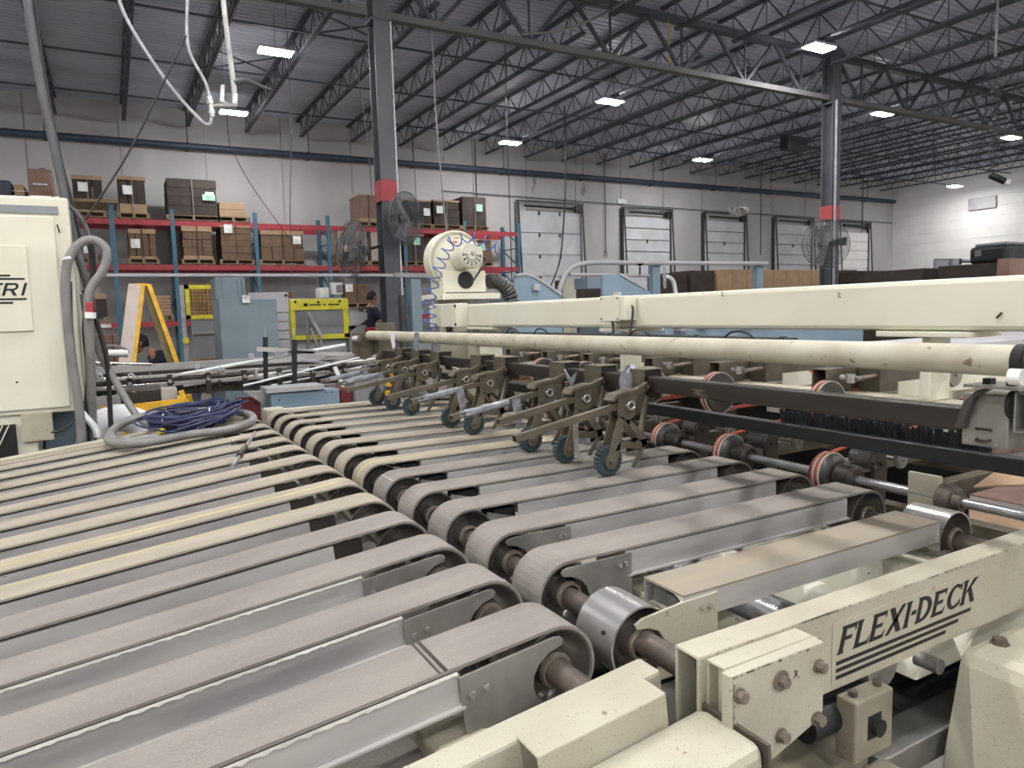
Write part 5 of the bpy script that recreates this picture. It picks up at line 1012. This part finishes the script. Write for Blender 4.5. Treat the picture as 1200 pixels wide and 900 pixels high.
# upper belt units on +X running square tubes
yus = [1.66, 2.165, 2.585, 3.09, 3.50, 3.94]
nms = ['nearest', 'second nearest', 'third', 'fourth', 'fifth', 'farthest']
for i, yu in enumerate(yus):
    r = root('upper_belt_unit', '%s square-tube belt unit with striped orange belt below the cream tube' % nms[i], 'belt unit', (2.2, yu, 1.3), 'belt units below the cream beam')
    MB().hollow((2.18, yu, 1.377), (3.5, yu, 1.377), .062, .082, .006).build('square_tube', 'bracket_steel', r, bev=.003)
    MB().box(2.35, 3.4, yu-.12, yu-.035, 1.33, 1.42).build('side_channel', 'bracket_steel', r)
    MB().box(2.45, 3.3, yu-.125, yu-.12, 1.30, 1.36).build('window_plate', 'cream_clean', r)
    MB().cyl((2.24, yu-.045, 1.385), (2.24, yu-.10, 1.385), .013, 12).cyl((2.235, yu-.085, 1.37), (2.235, yu-.085, 1.40), .017, 12).build('rod_end', 'chrome', r, smooth=True)
    MB().cyl((2.24, yu-.10, 1.383), (3.35, yu-.12, 1.432), .0085, 10).build('push_rod', 'bolt_steel', r, smooth=True)
    MB().lathe((2.12, yu-.10, 1.30), (0, 1, 0), [(0, .01), (0, .075), (.012, .082), (.03, .082), (.042, .075), (.042, .01)], 32).build('striped_disc', 'grey_rubber', r, smooth=True)
    for (o_, m) in ((.006, 'belt_seam'), (.014, 'orange_belt'), (.026, 'belt_seam'), (.032, 'orange_belt')):
        MB().lathe((2.12, yu-.10+o_, 1.30), (0, 1, 0), [(0, .0825), (0, .086), (.005, .086), (.005, .0825)], 32).build('belt_stripe', m, r, smooth=True)
    MB().cyl((2.12, yu-.13, 1.30), (2.12, yu-.10, 1.30), .03, 14).build('bearing', 'dark_steel', r, smooth=True)
    MB().bar((2.2, yu+.05, 1.405), (3.4, yu+.05, 1.405), .012, .008).build('upper_belt', 'orange_belt', r); MB().bar((2.12, yu-.02, 1.216), (3.4, yu-.02, 1.24), .014, .008).build('lower_belt', 'orange_belt', r)
    MB().lathe((2.75, yu-.16, 1.37), (0, 1, 0), [(0, .006), (0, .045), (.01, .05), (.02, .045), (.02, .006)], 24).cyl((2.75, yu-.17, 1.37), (2.75, yu-.04, 1.37), .01, 10).build('idler_wheel', 'polished', r, smooth=True)
# cream rails behind the units
r = root('cream_side_rail', 'low cream rail and panels behind the orange belt units', 'rail', (2.9, 2.7, 1))
[MB().box(3.5, 3.6, ya, ya+.1, 0, 1.12).build('floor_post', 'cream', r) for ya in (.6, 4.5)]; MB().box(3.5, 3.62, .6, 4.6, 1.12, 1.39).build('rail', 'cream', r, bev=.01); MB().box(3.63, 3.64, 1.9, 4.5, .4, 1.15).build('dark_backing', 'blackish', r)  # black sheet added behind the rail to darken the gap under the bar
for yy in (.9, 1.9, 2.9, 3.9): MB().box(3.46, 3.5, yy, yy+.1, 1.0, 1.4).build('mounting_post', 'cream_clean', r)
# black lower bar with brush
r = root('black_lower_bar', 'black bar with a dark bristle brush under the square bar', 'bar', (1.78, 2.4, 1.26))
MB().box(1.76, 1.80, .62, 4.6, 1.247, 1.287).build('bar', 'black_paint', r, bev=.004)
MB().box(1.86, 1.90, .62, 4.6, 1.225, 1.255).build('bar', 'black_paint', r, bev=.004)
br = MB(); y = .9
while y < 1.5:
    br.bar((1.80, y, 1.285), (1.80+random.uniform(-.01, .01), y+random.uniform(-.006, .006), 1.325+random.uniform(-.006, .006)), .006, .012); y += .0085
br.build('bristles', 'brush', r, kind='stuff')
# chrome shaft with grooved pulleys
sh_ = root('pulley_shaft', 'chrome shaft with orange-striped pulleys right of the belts', 'shaft', (2.15, 2.4, 1.06))
MB().cyl((2.15, .35, 1.05), (2.15, 4.5, 1.062), .0155, 16).build('shaft', 'chrome', sh_, smooth=True)
for i, yy in enumerate((1.60, 2.06, 2.44, 2.95, 3.35, 3.8, 4.2)):
    MB().lathe((2.15, yy-.045, 1.055), (0, 1, 0), [(0, .02), (0, .05), (.008, .066), (.02, .074), (.06, .074), (.075, .06), (.075, .02)], 32).build('pulley', 'grey_rubber', sh_, smooth=True)
    for (o_, m) in ((.02, 'belt_seam'), (.028, 'orange_belt'), (.040, 'belt_seam'), (.047, 'orange_belt')):
        MB().lathe((2.15, yy-.045+o_, 1.055), (0, 1, 0), [(0, .0742), (0, .078), (.006, .078), (.006, .0742)], 32).build('belt_stripe', m, sh_, smooth=True)
    b_ = MB().lathe((2.15, yy-.10, 1.055), (0, 1, 0), [(-.02, .018), (-.02, .036), (-.01, .048), (.045, .048), (.05, .018)], 24).build('bearing', 'dark_steel', sh_, smooth=True)
    MB().prism([(2.10, .90), (2.20, .90), (2.19, 1.03), (2.11, 1.03)], 'y', yy-.095, yy-.06).build('bearing_foot', 'dark_steel', b_)
    # idler with rounded bracket beside every pulley
    c = MB().cyl((2.26, yy-.11, 1.105), (2.26, yy-.03, 1.105), .036, 20).build('idler', 'grey_rubber', sh_, smooth=True)
    MB().prism([(2.235, .86), (2.285, .86), (2.298, 1.105), (2.288, 1.132), (2.26, 1.145), (2.232, 1.132), (2.222, 1.105)], 'y', yy-.13, yy-.113).build('idler_bracket', 'dark_steel', c, bev=.003)
    MB().cyl((2.26, yy-.138, 1.10), (2.26, yy-.13, 1.10), .009, 6).build('bolt', 'dark_steel', c)
    MB().bar((2.16, yy-.01, 1.131), (2.34, yy-.005, 1.152), .012, .007).bar((2.34, yy-.005, 1.152), (3.3, yy, 1.20), .012, .007).build('belt', 'orange_belt', sh_)
    for t_ in range(3): MB().cyl((2.19, yy-.06+.01*t_, 1.10-.012*t_), (2.26, yy-.045, 1.085-.01*t_), .004, 6).build('link_rod', 'bracket_steel', sh_)
    MB().box(2.20, 2.45, yy-.03, yy+.02, .88, .90).build('mount_plate', 'dark_steel', sh_)
    MB().lathe((2.52, yy-.05, 1.06), (0, 1, 0), [(0, .008), (0, .024), (.006, .03), (.02, .03), (.026, .024), (.026, .008)], 20).cyl((2.52, yy-.055, 1.06), (2.52, yy+.05, 1.06), .008, 8).build('small_roller', 'plate_steel', sh_, smooth=True)
fb = MB().box(2.135, 2.15, 1.20, 1.30, .90, 1.12).build('flange_plate', 'cream', sh_, bev=.003)
MB().lathe((2.15, 1.14, 1.05), (0, 1, 0), [(0, .0165), (0, .028), (.02, .032), (.022, .045), (.06, .05), (.06, .0165)], 24).build('flange_bearing', 'rust_shaft', fb, smooth=True)
# under structure right of the belts
r = root('transfer_frame', 'grey steel frame rails running away under the orange belts', 'frame', (2.8, 2.4, 0))
for yy in (.95, 1.42, 1.85, 2.3, 2.7, 3.2, 3.7, 4.2): MB().box(2.42, 3.42, yy, yy+.05, .93, .995).build('rail', 'bracket_steel', r, bev=.003)
MB().box(2.36, 2.42, .95, 4.6, .86, .93).build('cross_rail', 'bracket_steel', r); MB().box(3.34, 3.42, .95, 4.6, .86, .93).build('cross_rail', 'bracket_steel', r)
for (x, y) in ((2.37, .96), (3.34, .96), (2.37, 4.4), (3.34, 4.4)): MB().box(x, x+.08, y, y+.08, 0, .86).build('leg', 'bracket_steel', r)
r = root('lower_side_frame', 'pale green-grey frame plate at the right end below the chrome shaft', 'frame', (2.4, .7, 0))
MB().box(2.36, 2.38, .4, .94, .0, .90).build('plate', 'guard_grey', r); MB().box(2.38, 3.4, .82, .87, .6, .93).build('side_plate', 'bracket_steel', r, bev=.003)
for (p, q, l, m) in (((4.7, 2.3), (5.8, 3.1), 'tan cardboard sheet lying on the floor beyond the belt units', 'kraft_pale'), ((5.0, 1.2), (6.6, 2.1), 'brown cardboard sheet lying on the floor near the right edge', 'kraft'), ((6.2, 2.4), (7.5, 3.4), 'dark cardboard sheet lying on the floor farther back', 'kraft_red')):
    MB().box(p[0], q[0], p[1], q[1], 0.0, .012).build('cardboard_sheet', m, label=l, cat='cardboard')
MB().prism([(2.55, 1.32), (3.05, 1.45), (3.15, 1.30), (2.75, 1.22)], 'z', 1.0, 1.006).build('cardboard_sheet', 'kraft_pale', label='tan cardboard scrap on the frame rails beside the nearest striped pulley', cat='cardboard')
MB().prism([(2.7, 1.0), (3.6, 1.15), (3.7, .9), (2.9, .82)], 'z', .998, 1.004).build('cardboard_sheet', 'kraft', label='brown cardboard sheet on the frame rails at the right edge', cat='cardboard')
# right end bracket of the square bar
r = root('end_bracket', 'grey steel end bracket with a curved strap at the right end of the square bar', 'bracket', (1.63, .8, 1.34))
MB().box(1.60, 1.72, .765, .857, 1.335, 1.448).build('block', 'plate_steel', r, bev=.003)
MB().prism([(.862, 1.372), (.845, 1.43), (.82, 1.457), (.80, 1.464), (.785, 1.464), (.80, 1.458), (.822, 1.442), (.838, 1.40), (.842, 1.372)], 'x', 1.578, 1.598).build('strap', 'grey_rubber', r, bev=.002)
MB().box(1.55, 1.66, .73, .83, 1.466, 1.472).build('top_plate', 'plate_steel', r)
for yy in (.755, .80): MB().box(1.58, 1.60, yy-.008, yy+.008, 1.472, 1.484).build('bolt', 'ink', r)
MB().tube([(1.598, .823, 1.372), (1.588, .82, 1.375), (1.588, .80, 1.375), (1.598, .797, 1.372)], .003, 6).tube([(1.598, .823, 1.352), (1.588, .82, 1.349), (1.588, .80, 1.349), (1.598, .797, 1.352)], .003, 6).build('handle', 'dark_steel', r)
for (yy, z) in ((.845, 1.345), (.785, 1.343)): MB().cyl((1.597, yy, z), (1.6, yy, z), .003, 8).build('screw', 'polished', r)
MB().hollow((1.60, .715, 1.415), (1.95, .715, 1.415), .085, .085, .005).build('square_stub', 'plate_steel', r, bev=.003)
MB().box(1.68, 1.685, .68, .75, 1.38, 1.45).build('stub_shade_plate', 'blackish', r)  # black plate added in the stub, painting its shaded inside
MB().cyl((1.61, .765, 1.43), (1.61, .757, 1.43), .03, 16).build('rubber_pad', 'black_rubber', r)
# ---------- blower unit
bl = root('blower_unit', 'cream centrifugal blower with motor on a box at the far end of the beam', 'blower', (2.4, 5.1, 0))
MB().box(2.22, 2.58, 4.99, 5.23, 1.80, 1.975).build('box', 'cream_clean', bl, bev=.006)
MB().box(2.17, 2.66, 4.90, 5.32, 1.755, 1.80).build('base_plate', 'cream_clean', bl, bev=.004)
MB().box(2.26, 2.42, 4.98, 5.2, 0, 1.755).build('riser', 'cream', bl, bev=.004)
MB().box(2.235, 2.575, 4.984, 4.99, 1.806, 1.812).build('base_seam', 'ink', bl)  # thin black seam along the foot of the box
MB().lathe((2.407, 4.984, 1.903), (0, 1, 0), [(0, .001), (0, .066), (.008, .066), (.008, .001)], 32).build('round_opening', 'ink', bl)
hx_, hz2 = 2.37, 2.06
MB().lathe((hx_, 5.05, hz2), (0, 1, 0), [(0, .03), (0, .215), (.01, .228), (.13, .228), (.14, .215), (.14, .03)], 56).build('fan_housing', 'cream_clean', bl, smooth=True)
MB().lathe((hx_, 5.04, hz2), (0, 1, 0), [(0, .20), (0, .218), (.02, .218), (.02, .20)], 56).build('housing_rim', 'cream', bl, smooth=True)
MB().prism([(2.20, 1.98), (2.24, 1.976), (2.50, 1.976), (2.54, 1.99), (2.55, 2.02), (2.19, 2.02)], 'y', 5.055, 5.185).build('housing_foot', 'cream_clean', bl)
mx, mz = 2.40, 2.085
mt = MB().lathe((mx, 4.85, mz), (0, 1, 0), [(0, .001), (0, .084), (.02, .102), (.19, .102), (.19, .001)], 36).build('motor', 'cream_clean', bl, smooth=True)
for k_ in range(3):
    for s_ in range(7):
        a = PI*.95+s_*PI*.16; ra = .040+.017*k_
        MB().bar((mx+ra*math.cos(a), 4.848, mz+ra*math.sin(a)), (mx+ra*math.cos(a+.30), 4.848, mz+ra*math.sin(a+.30)), .004, .008, (math.cos(a+.15), 0, math.sin(a+.15))).build('vent_slot', 'ink', mt)
MB().lathe((mx+.01, 4.835, mz+.012), (0, 1, 0), [(0, .001), (0, .014), (.014, .02), (.014, .001)], 20).build('shaft_cap', 'machine_grey', mt, smooth=True)
for i in range(3): MB().box(2.33+.01*i, 2.37+.012*i, 5.036, 5.04, 2.19+.018*i, 2.20+.018*i).build('warning_sticker', ['orange_belt', 'paper', 'amber'][i], bl)
MB().tube([(2.444,4.900,2.061), (2.510,4.900,2.075), (2.538,4.900,2.043), (2.484,4.900,1.965), (2.443,4.940,1.890)], .008, 8).build('power_cable', 'grey_rubber', bl, smooth=True)
gp_ = [Vector(t) for t in ((2.625,4.820,2.128), (2.495,4.820,2.183), (2.354,4.820,2.211), (2.213,4.820,2.170), (2.154,4.820,2.070), (2.103,4.820,1.971), (2.058,4.820,1.854), (2.025,4.820,1.732), (2.028,4.820,1.627), (2.037,4.820,1.527))]
sp = []
for i in range(110):
    t = i/109*(len(gp_)-1.001); k_ = int(t); c_ = gp_[k_].lerp(gp_[k_+1], t-k_); d_ = (gp_[k_+1]-gp_[k_]).normalized(); n_ = Vector((0, 1, 0)); m2 = d_.cross(n_)
    sp.append(c_+(m2*math.cos(i*.78)+n_*math.sin(i*.78))*.042)
MB().tube(sp, .0045, 6, 3).build('spiral_air_line', 'blue_tube', smooth=True, label='blue spiral air line looping over and down the left of the blower', cat='hose')
fx_ = []
for i in range(60): fx_.append((.056 if i % 2 else .066))
hp_ = [(2.659,5.100,1.897), (2.737,5.100,1.897), (2.822,5.100,1.848), (2.867,5.100,1.758), (2.879,5.100,1.632)]
MB().tube(hp_, [.062 if i % 2 else .053 for i in range(25)], 16, 6).build('flexible_duct', 'grey_rubber', label='ribbed dark flexible duct bending down right of the blower box', cat='duct')
r = root('switch_box', 'cream box with side latches at the left end of the beam', 'junction box', (2.15, 4.9, 1.6))
p, q = (2.150,4.985,1.721), (2.150,4.534,1.555)
MB().box(2.10, 2.199, q[1], p[1], q[2], p[2]).build('box', 'cream_clean', r, bev=.005); MB().box(2.095, 2.10, q[1]+.22, p[1]-.0, q[2]+.004, p[2]-.004).build('lid', 'cream_clean', r, bev=.002)
for z in (q[2]+.02, p[2]-.02): MB().box(2.09, 2.10, q[1]-.008, q[1], z-.01, z+.01).build('latch', 'ink', r)
MB().tube([(2.12, p[1]-.05, p[2]), (2.12, p[1]-.05, p[2]+.06)], .003, 6).tube([(2.12, p[1]-.2, p[2]), (2.12, p[1]-.17, p[2]+.06)], .003, 6).build('wire_stay', 'wire', r)
MB().cyl((2.15, (p[1]+q[1])/2, q[2]), (2.15, (p[1]+q[1])/2, q[2]-.11), .025, 12).build('gland_pipe', 'dark_steel', r)
# cream panels beneath blower
r = root('cream_gear_panel', 'cream gear panels with dark round recess below the blower', 'panel', (2.5, 4.4, 0))
MB().box(2.40, 2.42, 4.45, 4.95, .9, 1.42).build('panel', 'cream_clean', r, bev=.004); MB().box(2.40, 2.42, 4.05, 4.38, .9, 1.42).build('panel', 'cream_clean', r, bev=.004)
MB().lathe((2.39, 4.68, 1.24), (1, 0, 0), [(0, .001), (0, .05), (.01, .05), (.01, .001)], 24).build('round_recess', 'ink', r); MB().box(2.36, 2.40, 4.5, 4.9, 0, .9).build('stand', 'cream', r)
MB().prism([(4.35, 1.33), (4.12, 1.30), (3.98, 1.20), (4.05, 1.08), (4.25, 1.10)], 'x', 1.90, 1.91).build('perforated_plate', 'cream', label='pale angled plate with small holes behind the farthest clamps', cat='plate')
# ================================================================ COIL ON THE LEFT DECK
zc_ = lambda x: 1.103+.105*(x-.635)
r = root('cable_coil', 'bundle of dark blue cable lying coiled on the far left of the sloping deck', 'cable', (.33, 4.35, 1.1))
for k in range(30):
    a0 = random.random()*6; pts = []
    ra, rb = random.uniform(.10, .24), random.uniform(.22, .44); cx, cy = .36+random.uniform(-.04, .04), 4.30+random.uniform(-.05, .05); hz_ = .022+random.random()*.07
    for i in range(22):
        a = a0+2*PI*i/22; x = cx+ra*math.cos(a)+.03*math.sin(3*a+k); y = cy+rb*math.sin(a)
        pts.append((x, y, zc_(x)+hz_+.02*math.sin(2*a+k)))
    MB().tube(pts, .006, 5, 2, True).build('cable_turn', 'cable_blue', r, smooth=True)
for (x, y) in ((.20, 4.2), (.42, 4.1)): MB().tube([(x-.01, y-.08, zc_(x)+.03), (x, y-.05, zc_(x)+.095), (x+.01, y+.03, zc_(x)+.10)], .003, 6).build('cable_tie', 'white_plastic', r)
MB().cyl((.17, 4.08, zc_(.17)+.03), (.20, 4.06, zc_(.2)+.03), .014, 8).build('yellow_tag', 'yellow', r)
MB().tube([(0.160,3.888,1.085), (0.029,3.851,1.080), (-0.040,4.091,1.070), (-0.015,4.549,1.070), (0.114,4.773,1.090), (0.415,4.711,1.110), (0.607,4.175,1.130), (0.610,3.895,1.120), (0.477,3.732,1.110), (0.304,3.757,1.100), (0.098,3.734,1.085), (-0.008,3.857,1.075), (-0.055,4.068,1.075), (-0.001,4.575,1.075), (0.178,4.633,1.110), (0.527,4.426,1.130)], .021, 10).build('grey_hose_coil', 'hose_grey', smooth=True, label='grey hose coiled around the dark blue cable on the sloping deck', cat='hose')
r = root('loose_rod', 'short steel rod with a dark sleeve lying across the far belts of the sloping deck', 'rod', (0.474,3.253,1.090))
MB().cyl((0.367,2.892,1.085), (0.572,3.603,1.100), .008, 10).build('rod', 'polished', r, smooth=True); MB().cyl((0.418,3.066,1.090), (0.470,3.248,1.095), .013, 10).build('sleeve', 'dark_steel', r, smooth=True)
# ================================================================ FANS
def fan(c, nrm, R, label, arm_to):
    c = Vector(c); nrm = Vector(nrm).normalized(); r = root('wall_fan', label, 'fan', c)
    a = nrm.orthogonal().normalized(); b_ = nrm.cross(a)
    cage = MB()
    for (h, rr) in ((0, R), (.05, R*.97), (-.05, R*.97), (.08, R*.75), (.09, R*.6), (.095, R*.45), (.07, R*.86), (-.08, R*.75), (-.09, R*.5), (.1, R*.25)):
        cage.tube([c+nrm*h+(a*math.cos(2*PI*i/20)+b_*math.sin(2*PI*i/20))*rr for i in range(20)], .008 if h == 0 else .003, 4, 2, True)
    for i in range(84):
        d = a*math.cos(2*PI*i/84)+b_*math.sin(2*PI*i/84)
        cage.tube([c+nrm*.1+d*R*.12, c+nrm*.08+d*R*.75, c+d*R, c-nrm*.08+d*R*.75, c-nrm*.09+d*R*.2], .0028, 3, 1)
    cage.build('cage', 'wire', r)
    for i in range(3):
        d = a*math.cos(2*PI*i/3+.4)+b_*math.sin(2*PI*i/3+.4); e = nrm.cross(d)
        MB().add([c+d*.05-e*.04, c+d*.05+e*.04+nrm*.03, c+d*R*.88+e*.10+nrm*.04, c+d*R*.88-e*.08-nrm*.03], [(0, 1, 2, 3)]).build('blade', 'wire', r)
    MB().cyl(c-nrm*.22, c-nrm*.06, .07, 14).build('motor', 'black_paint', r, smooth=True); MB().cyl(c-nrm*.06, c+nrm*.04, .04, 12).build('hub', 'guard_grey', r)
    MB().bar(c-nrm*.16, arm_to, .04, .04).build('arm', 'black_paint', r)
fan((3.762,9.700,3.016), (.52, -.84, -.1), .37, 'round wall fan on the right side of the near column', (3.76, 10.05, 3.05))
fan((2.939,9.600,2.561), (-.98, -.15, .1), .40, 'round wall fan on the left side of the near column', (3.5, 10.05, 2.66))
fan((12.895,9.700,2.850), (-.45, -.9, .05), .50, 'round wall fan on the front of the far column', (13.55, 10.0, 2.9))
# ================================================================ PEOPLE (far background)
def skin_mesh(nodes, edges, name, m, par, sub=2, loc=None):
    me = bpy.data.meshes.new(name); off = root_loc(par)
    me.from_pydata([Vector(n[0])-off for n in nodes], edges, [])
    o = bpy.data.objects.new(name, me); COL.objects.link(o); o.parent = par
    o.modifiers.new('skin', 'SKIN').use_smooth_shade = True
    sv = me.skin_vertices[0].data if me.skin_vertices else None
    if sv is None:
        bpy.context.view_layer.objects.active = o; sv = me.skin_vertices[0].data
    for v, n in zip(sv, nodes): v.radius = (n[1], n[1]) if not isinstance(n[1], tuple) else n[1]
    sv[0].use_root = True
    s = o.modifiers.new('sub', 'SUBSURF'); s.levels = sub; s.render_levels = sub
    me.materials.append(MATS[m]); return o
def person(base, ang, label, H=1.78, lean=0.0, reach=True, cap=False, shirt='navy'):
    bx, by, bz = base; r = root('person', label, 'person', base)
    ca, sa = math.cos(ang), math.sin(ang); k = H/1.78
    def W(f, s, u): return (bx+k*(f*ca-s*sa), by+k*(f*sa+s*ca), bz+k*u)
    hip = .92; fx = lean
    def T(f, s, u):            # lean the upper body forward
        d = u-hip; return W(f+math.sin(fx)*d, s, hip+math.cos(fx)*d)
    # trousers with legs
    skin_mesh([(W(0, 0, .93), (.12, .10)), (W(0, .09, .86), .085), (W(.02, .10, .50), .06), (W(0, .11, .10), .045), (W(0, -.09, .86), .085), (W(.02, -.10, .50), .06), (W(0, -.11, .10), .045)], [(0, 1), (1, 2), (2, 3), (0, 4), (4, 5), (5, 6)], 'trousers', 'denim', r)
    for s in (.11, -.11): MB().tube([W(-.05, s, .045), W(.04, s, .05), W(.13, s, .035), W(.18, s, .03)], [.04, .045, .04, .03], 8).build('shoe', 'ink', r, smooth=True)
    el = [(.20, .27, 1.12), (.12, -.28, 1.15)]; ha = [(.44, .20, 1.06), (.40, -.18, 1.06)]
    # body: torso, arms, neck, head as one surface
    N = [(T(0, 0, .96), (.12, .09)), (T(0, 0, 1.18), (.135, .09)), (T(-.01, 0, 1.36), (.14, .095)), (T(0, 0, 1.49), .06), (T(.01, 0, 1.56), .05)]
    E = [(0, 1), (1, 2), (2, 3), (3, 4)]
    N += [(T(-.01, .17, 1.40), .045), (T(*el[0]), .040), (T(*ha[0]), .028), (T(-.01, -.17, 1.40), .045), (T(*el[1]), .042), (T(*ha[1]), .028)]
    E += [(2, 5), (5, 6), (6, 7), (2, 8), (8, 9), (9, 10)]
    skin_mesh(N, E, 'body', 'skin', r)
    S2 = [(a, (rr[0]*1.25, rr[1]*1.3) if isinstance(rr, tuple) else rr*1.2) for a, rr in N[:3]]+[(T(0, 0, 1.47), .085)]
    S2 += [(T(-.01, .18, 1.41), .082), (T(.12, .24, 1.24), .068), (T(-.01, -.18, 1.41), .082), (T(.08, -.24, 1.24), .068)]
    skin_mesh(S2, [(0, 1), (1, 2), (2, 3), (2, 4), (4, 5), (2, 6), (6, 7)], 'shirt', shirt, r)
    # head with face
    hd = MB(); n = 14
    cen = Vector(T(.025, 0, 1.655))
    for i in range(1): pass
    prof = []
    vs = []; m_ = 10
    for i in range(m_+1):
        th = PI*i/m_
        for j in range(n):
            ph = 2*PI*j/n; f = .092*math.sin(th)*math.cos(ph); s = .072*math.sin(th)*math.sin(ph); u = .115*math.cos(th)
            if u < -.03: f = f*.88+.012; s *= .85
            vs.append(cen+Vector((k*(f*ca-s*sa), k*(f*sa+s*ca), k*u)))
    hd.add(vs, [(i*n+j, i*n+(j+1) % n, (i+1)*n+(j+1) % n, (i+1)*n+j) for i in range(m_) for j in range(n)])
    head = hd.build('head', 'skin', r, smooth=True)
    def HF(f, s, u): return cen+Vector((k*(f*ca-s*sa), k*(f*sa+s*ca), k*u))
    MB().tube([HF(.085, 0, .02), HF(.108, 0, -.015), HF(.092, 0, -.03)], [.008, .013, .011], 6).build('nose', 'skin', head)
    MB().tube([HF(.088, .025, -.055), HF(.095, 0, -.057), HF(.088, -.025, -.055)], .006, 6).build('mouth', 'dark_red', head)
    for s in (.032, -.032): MB().lathe(HF(.078, s, .012), (ca, sa, 0), [(0, .011), (.006, .007), (.008, .001)], 8).build('eye', 'ink', head)
    for s in (.074, -.074): MB().tube([HF(0, s, .02), HF(-.01, s*1.12, 0), HF(0, s, -.03)], .010, 6).build('ear', 'skin', head)
    hv = MB(); vs = []
    for i in range(8):
        th = PI*.62*i/7
        for j in range(n):
            ph = 2*PI*j/n; cut = 1.0 if math.cos(ph) < .35 or th < .9 else .82
            vs.append(cen+Vector((k*((.102*math.sin(th)*math.cos(ph)*cut-.008)*ca-.082*math.sin(th)*math.sin(ph)*sa), k*((.102*math.sin(th)*math.cos(ph)*cut-.008)*sa+.082*math.sin(th)*math.sin(ph)*ca), k*(.126*math.cos(th)+.003))))
    hv.add(vs, [(i*n+j, i*n+(j+1) % n, (i+1)*n+(j+1) % n, (i+1)*n+j) for i in range(7) for j in range(n)])
    hv.build('cap' if cap else 'hair', 'ink' if cap else 'hair', r, smooth=True)
    if cap: MB().prism([(0, 0), (0, 0), (0, 0)], 'z', 0, 0); MB().tube([HF(.07, -.05, .05), HF(.15, 0, .045), HF(.07, .05, .05)], .008, 6).build('cap_brim', 'ink', r)
    # hands
    for q, s in ((ha[0], 1), (ha[1], -1)):
        f, ss, u = q; N = [(T(f-.01, ss, u), .024), (T(f+.06, ss-.005*s, u-.01), .026)]; E = [(0, 1)]
        for i in range(4):
            o = (i-1.5)*.019; L_ = (.055, .068, .064, .048)[i]
            N += [(T(f+.085, ss+o, u-.012), .009), (T(f+.085+L_*.55, ss+o*1.15, u-.022), .008), (T(f+.085+L_, ss+o*1.2, u-.045), .007)]
            b_ = len(N)-3; E += [(1, b_), (b_, b_+1), (b_+1, b_+2)]
        N += [(T(f+.03, ss-s*.035, u-.01), .010), (T(f+.065, ss-s*.055, u-.025), .008)]; E += [(0, len(N)-2), (len(N)-2, len(N)-1)]
        skin_mesh(N, E, 'hand', 'skin', r, 1)
st = root('step_platform', 'low grey operator platform the standing worker stands on', 'platform', (3.35, 12, 0)); MB().box(3.3, 4.5, 11.7, 12.6, 0, .36).build('platform', 'guard_grey', st)
person((3.86, 12.0, .36), math.radians(15), 'person in a dark navy shirt standing at the control post left of the near column', 1.74, .16)
person((.75, 8.9, 0), math.radians(190), 'person in dark navy clothes and black cap bent over behind the stepladder', 1.74, .75, cap=True)
# hide nothing, finish
for o in bpy.data.objects:
    if o.type == 'MESH' and not o.data.polygons and not o.modifiers: print('EMPTY MESH', o.name)
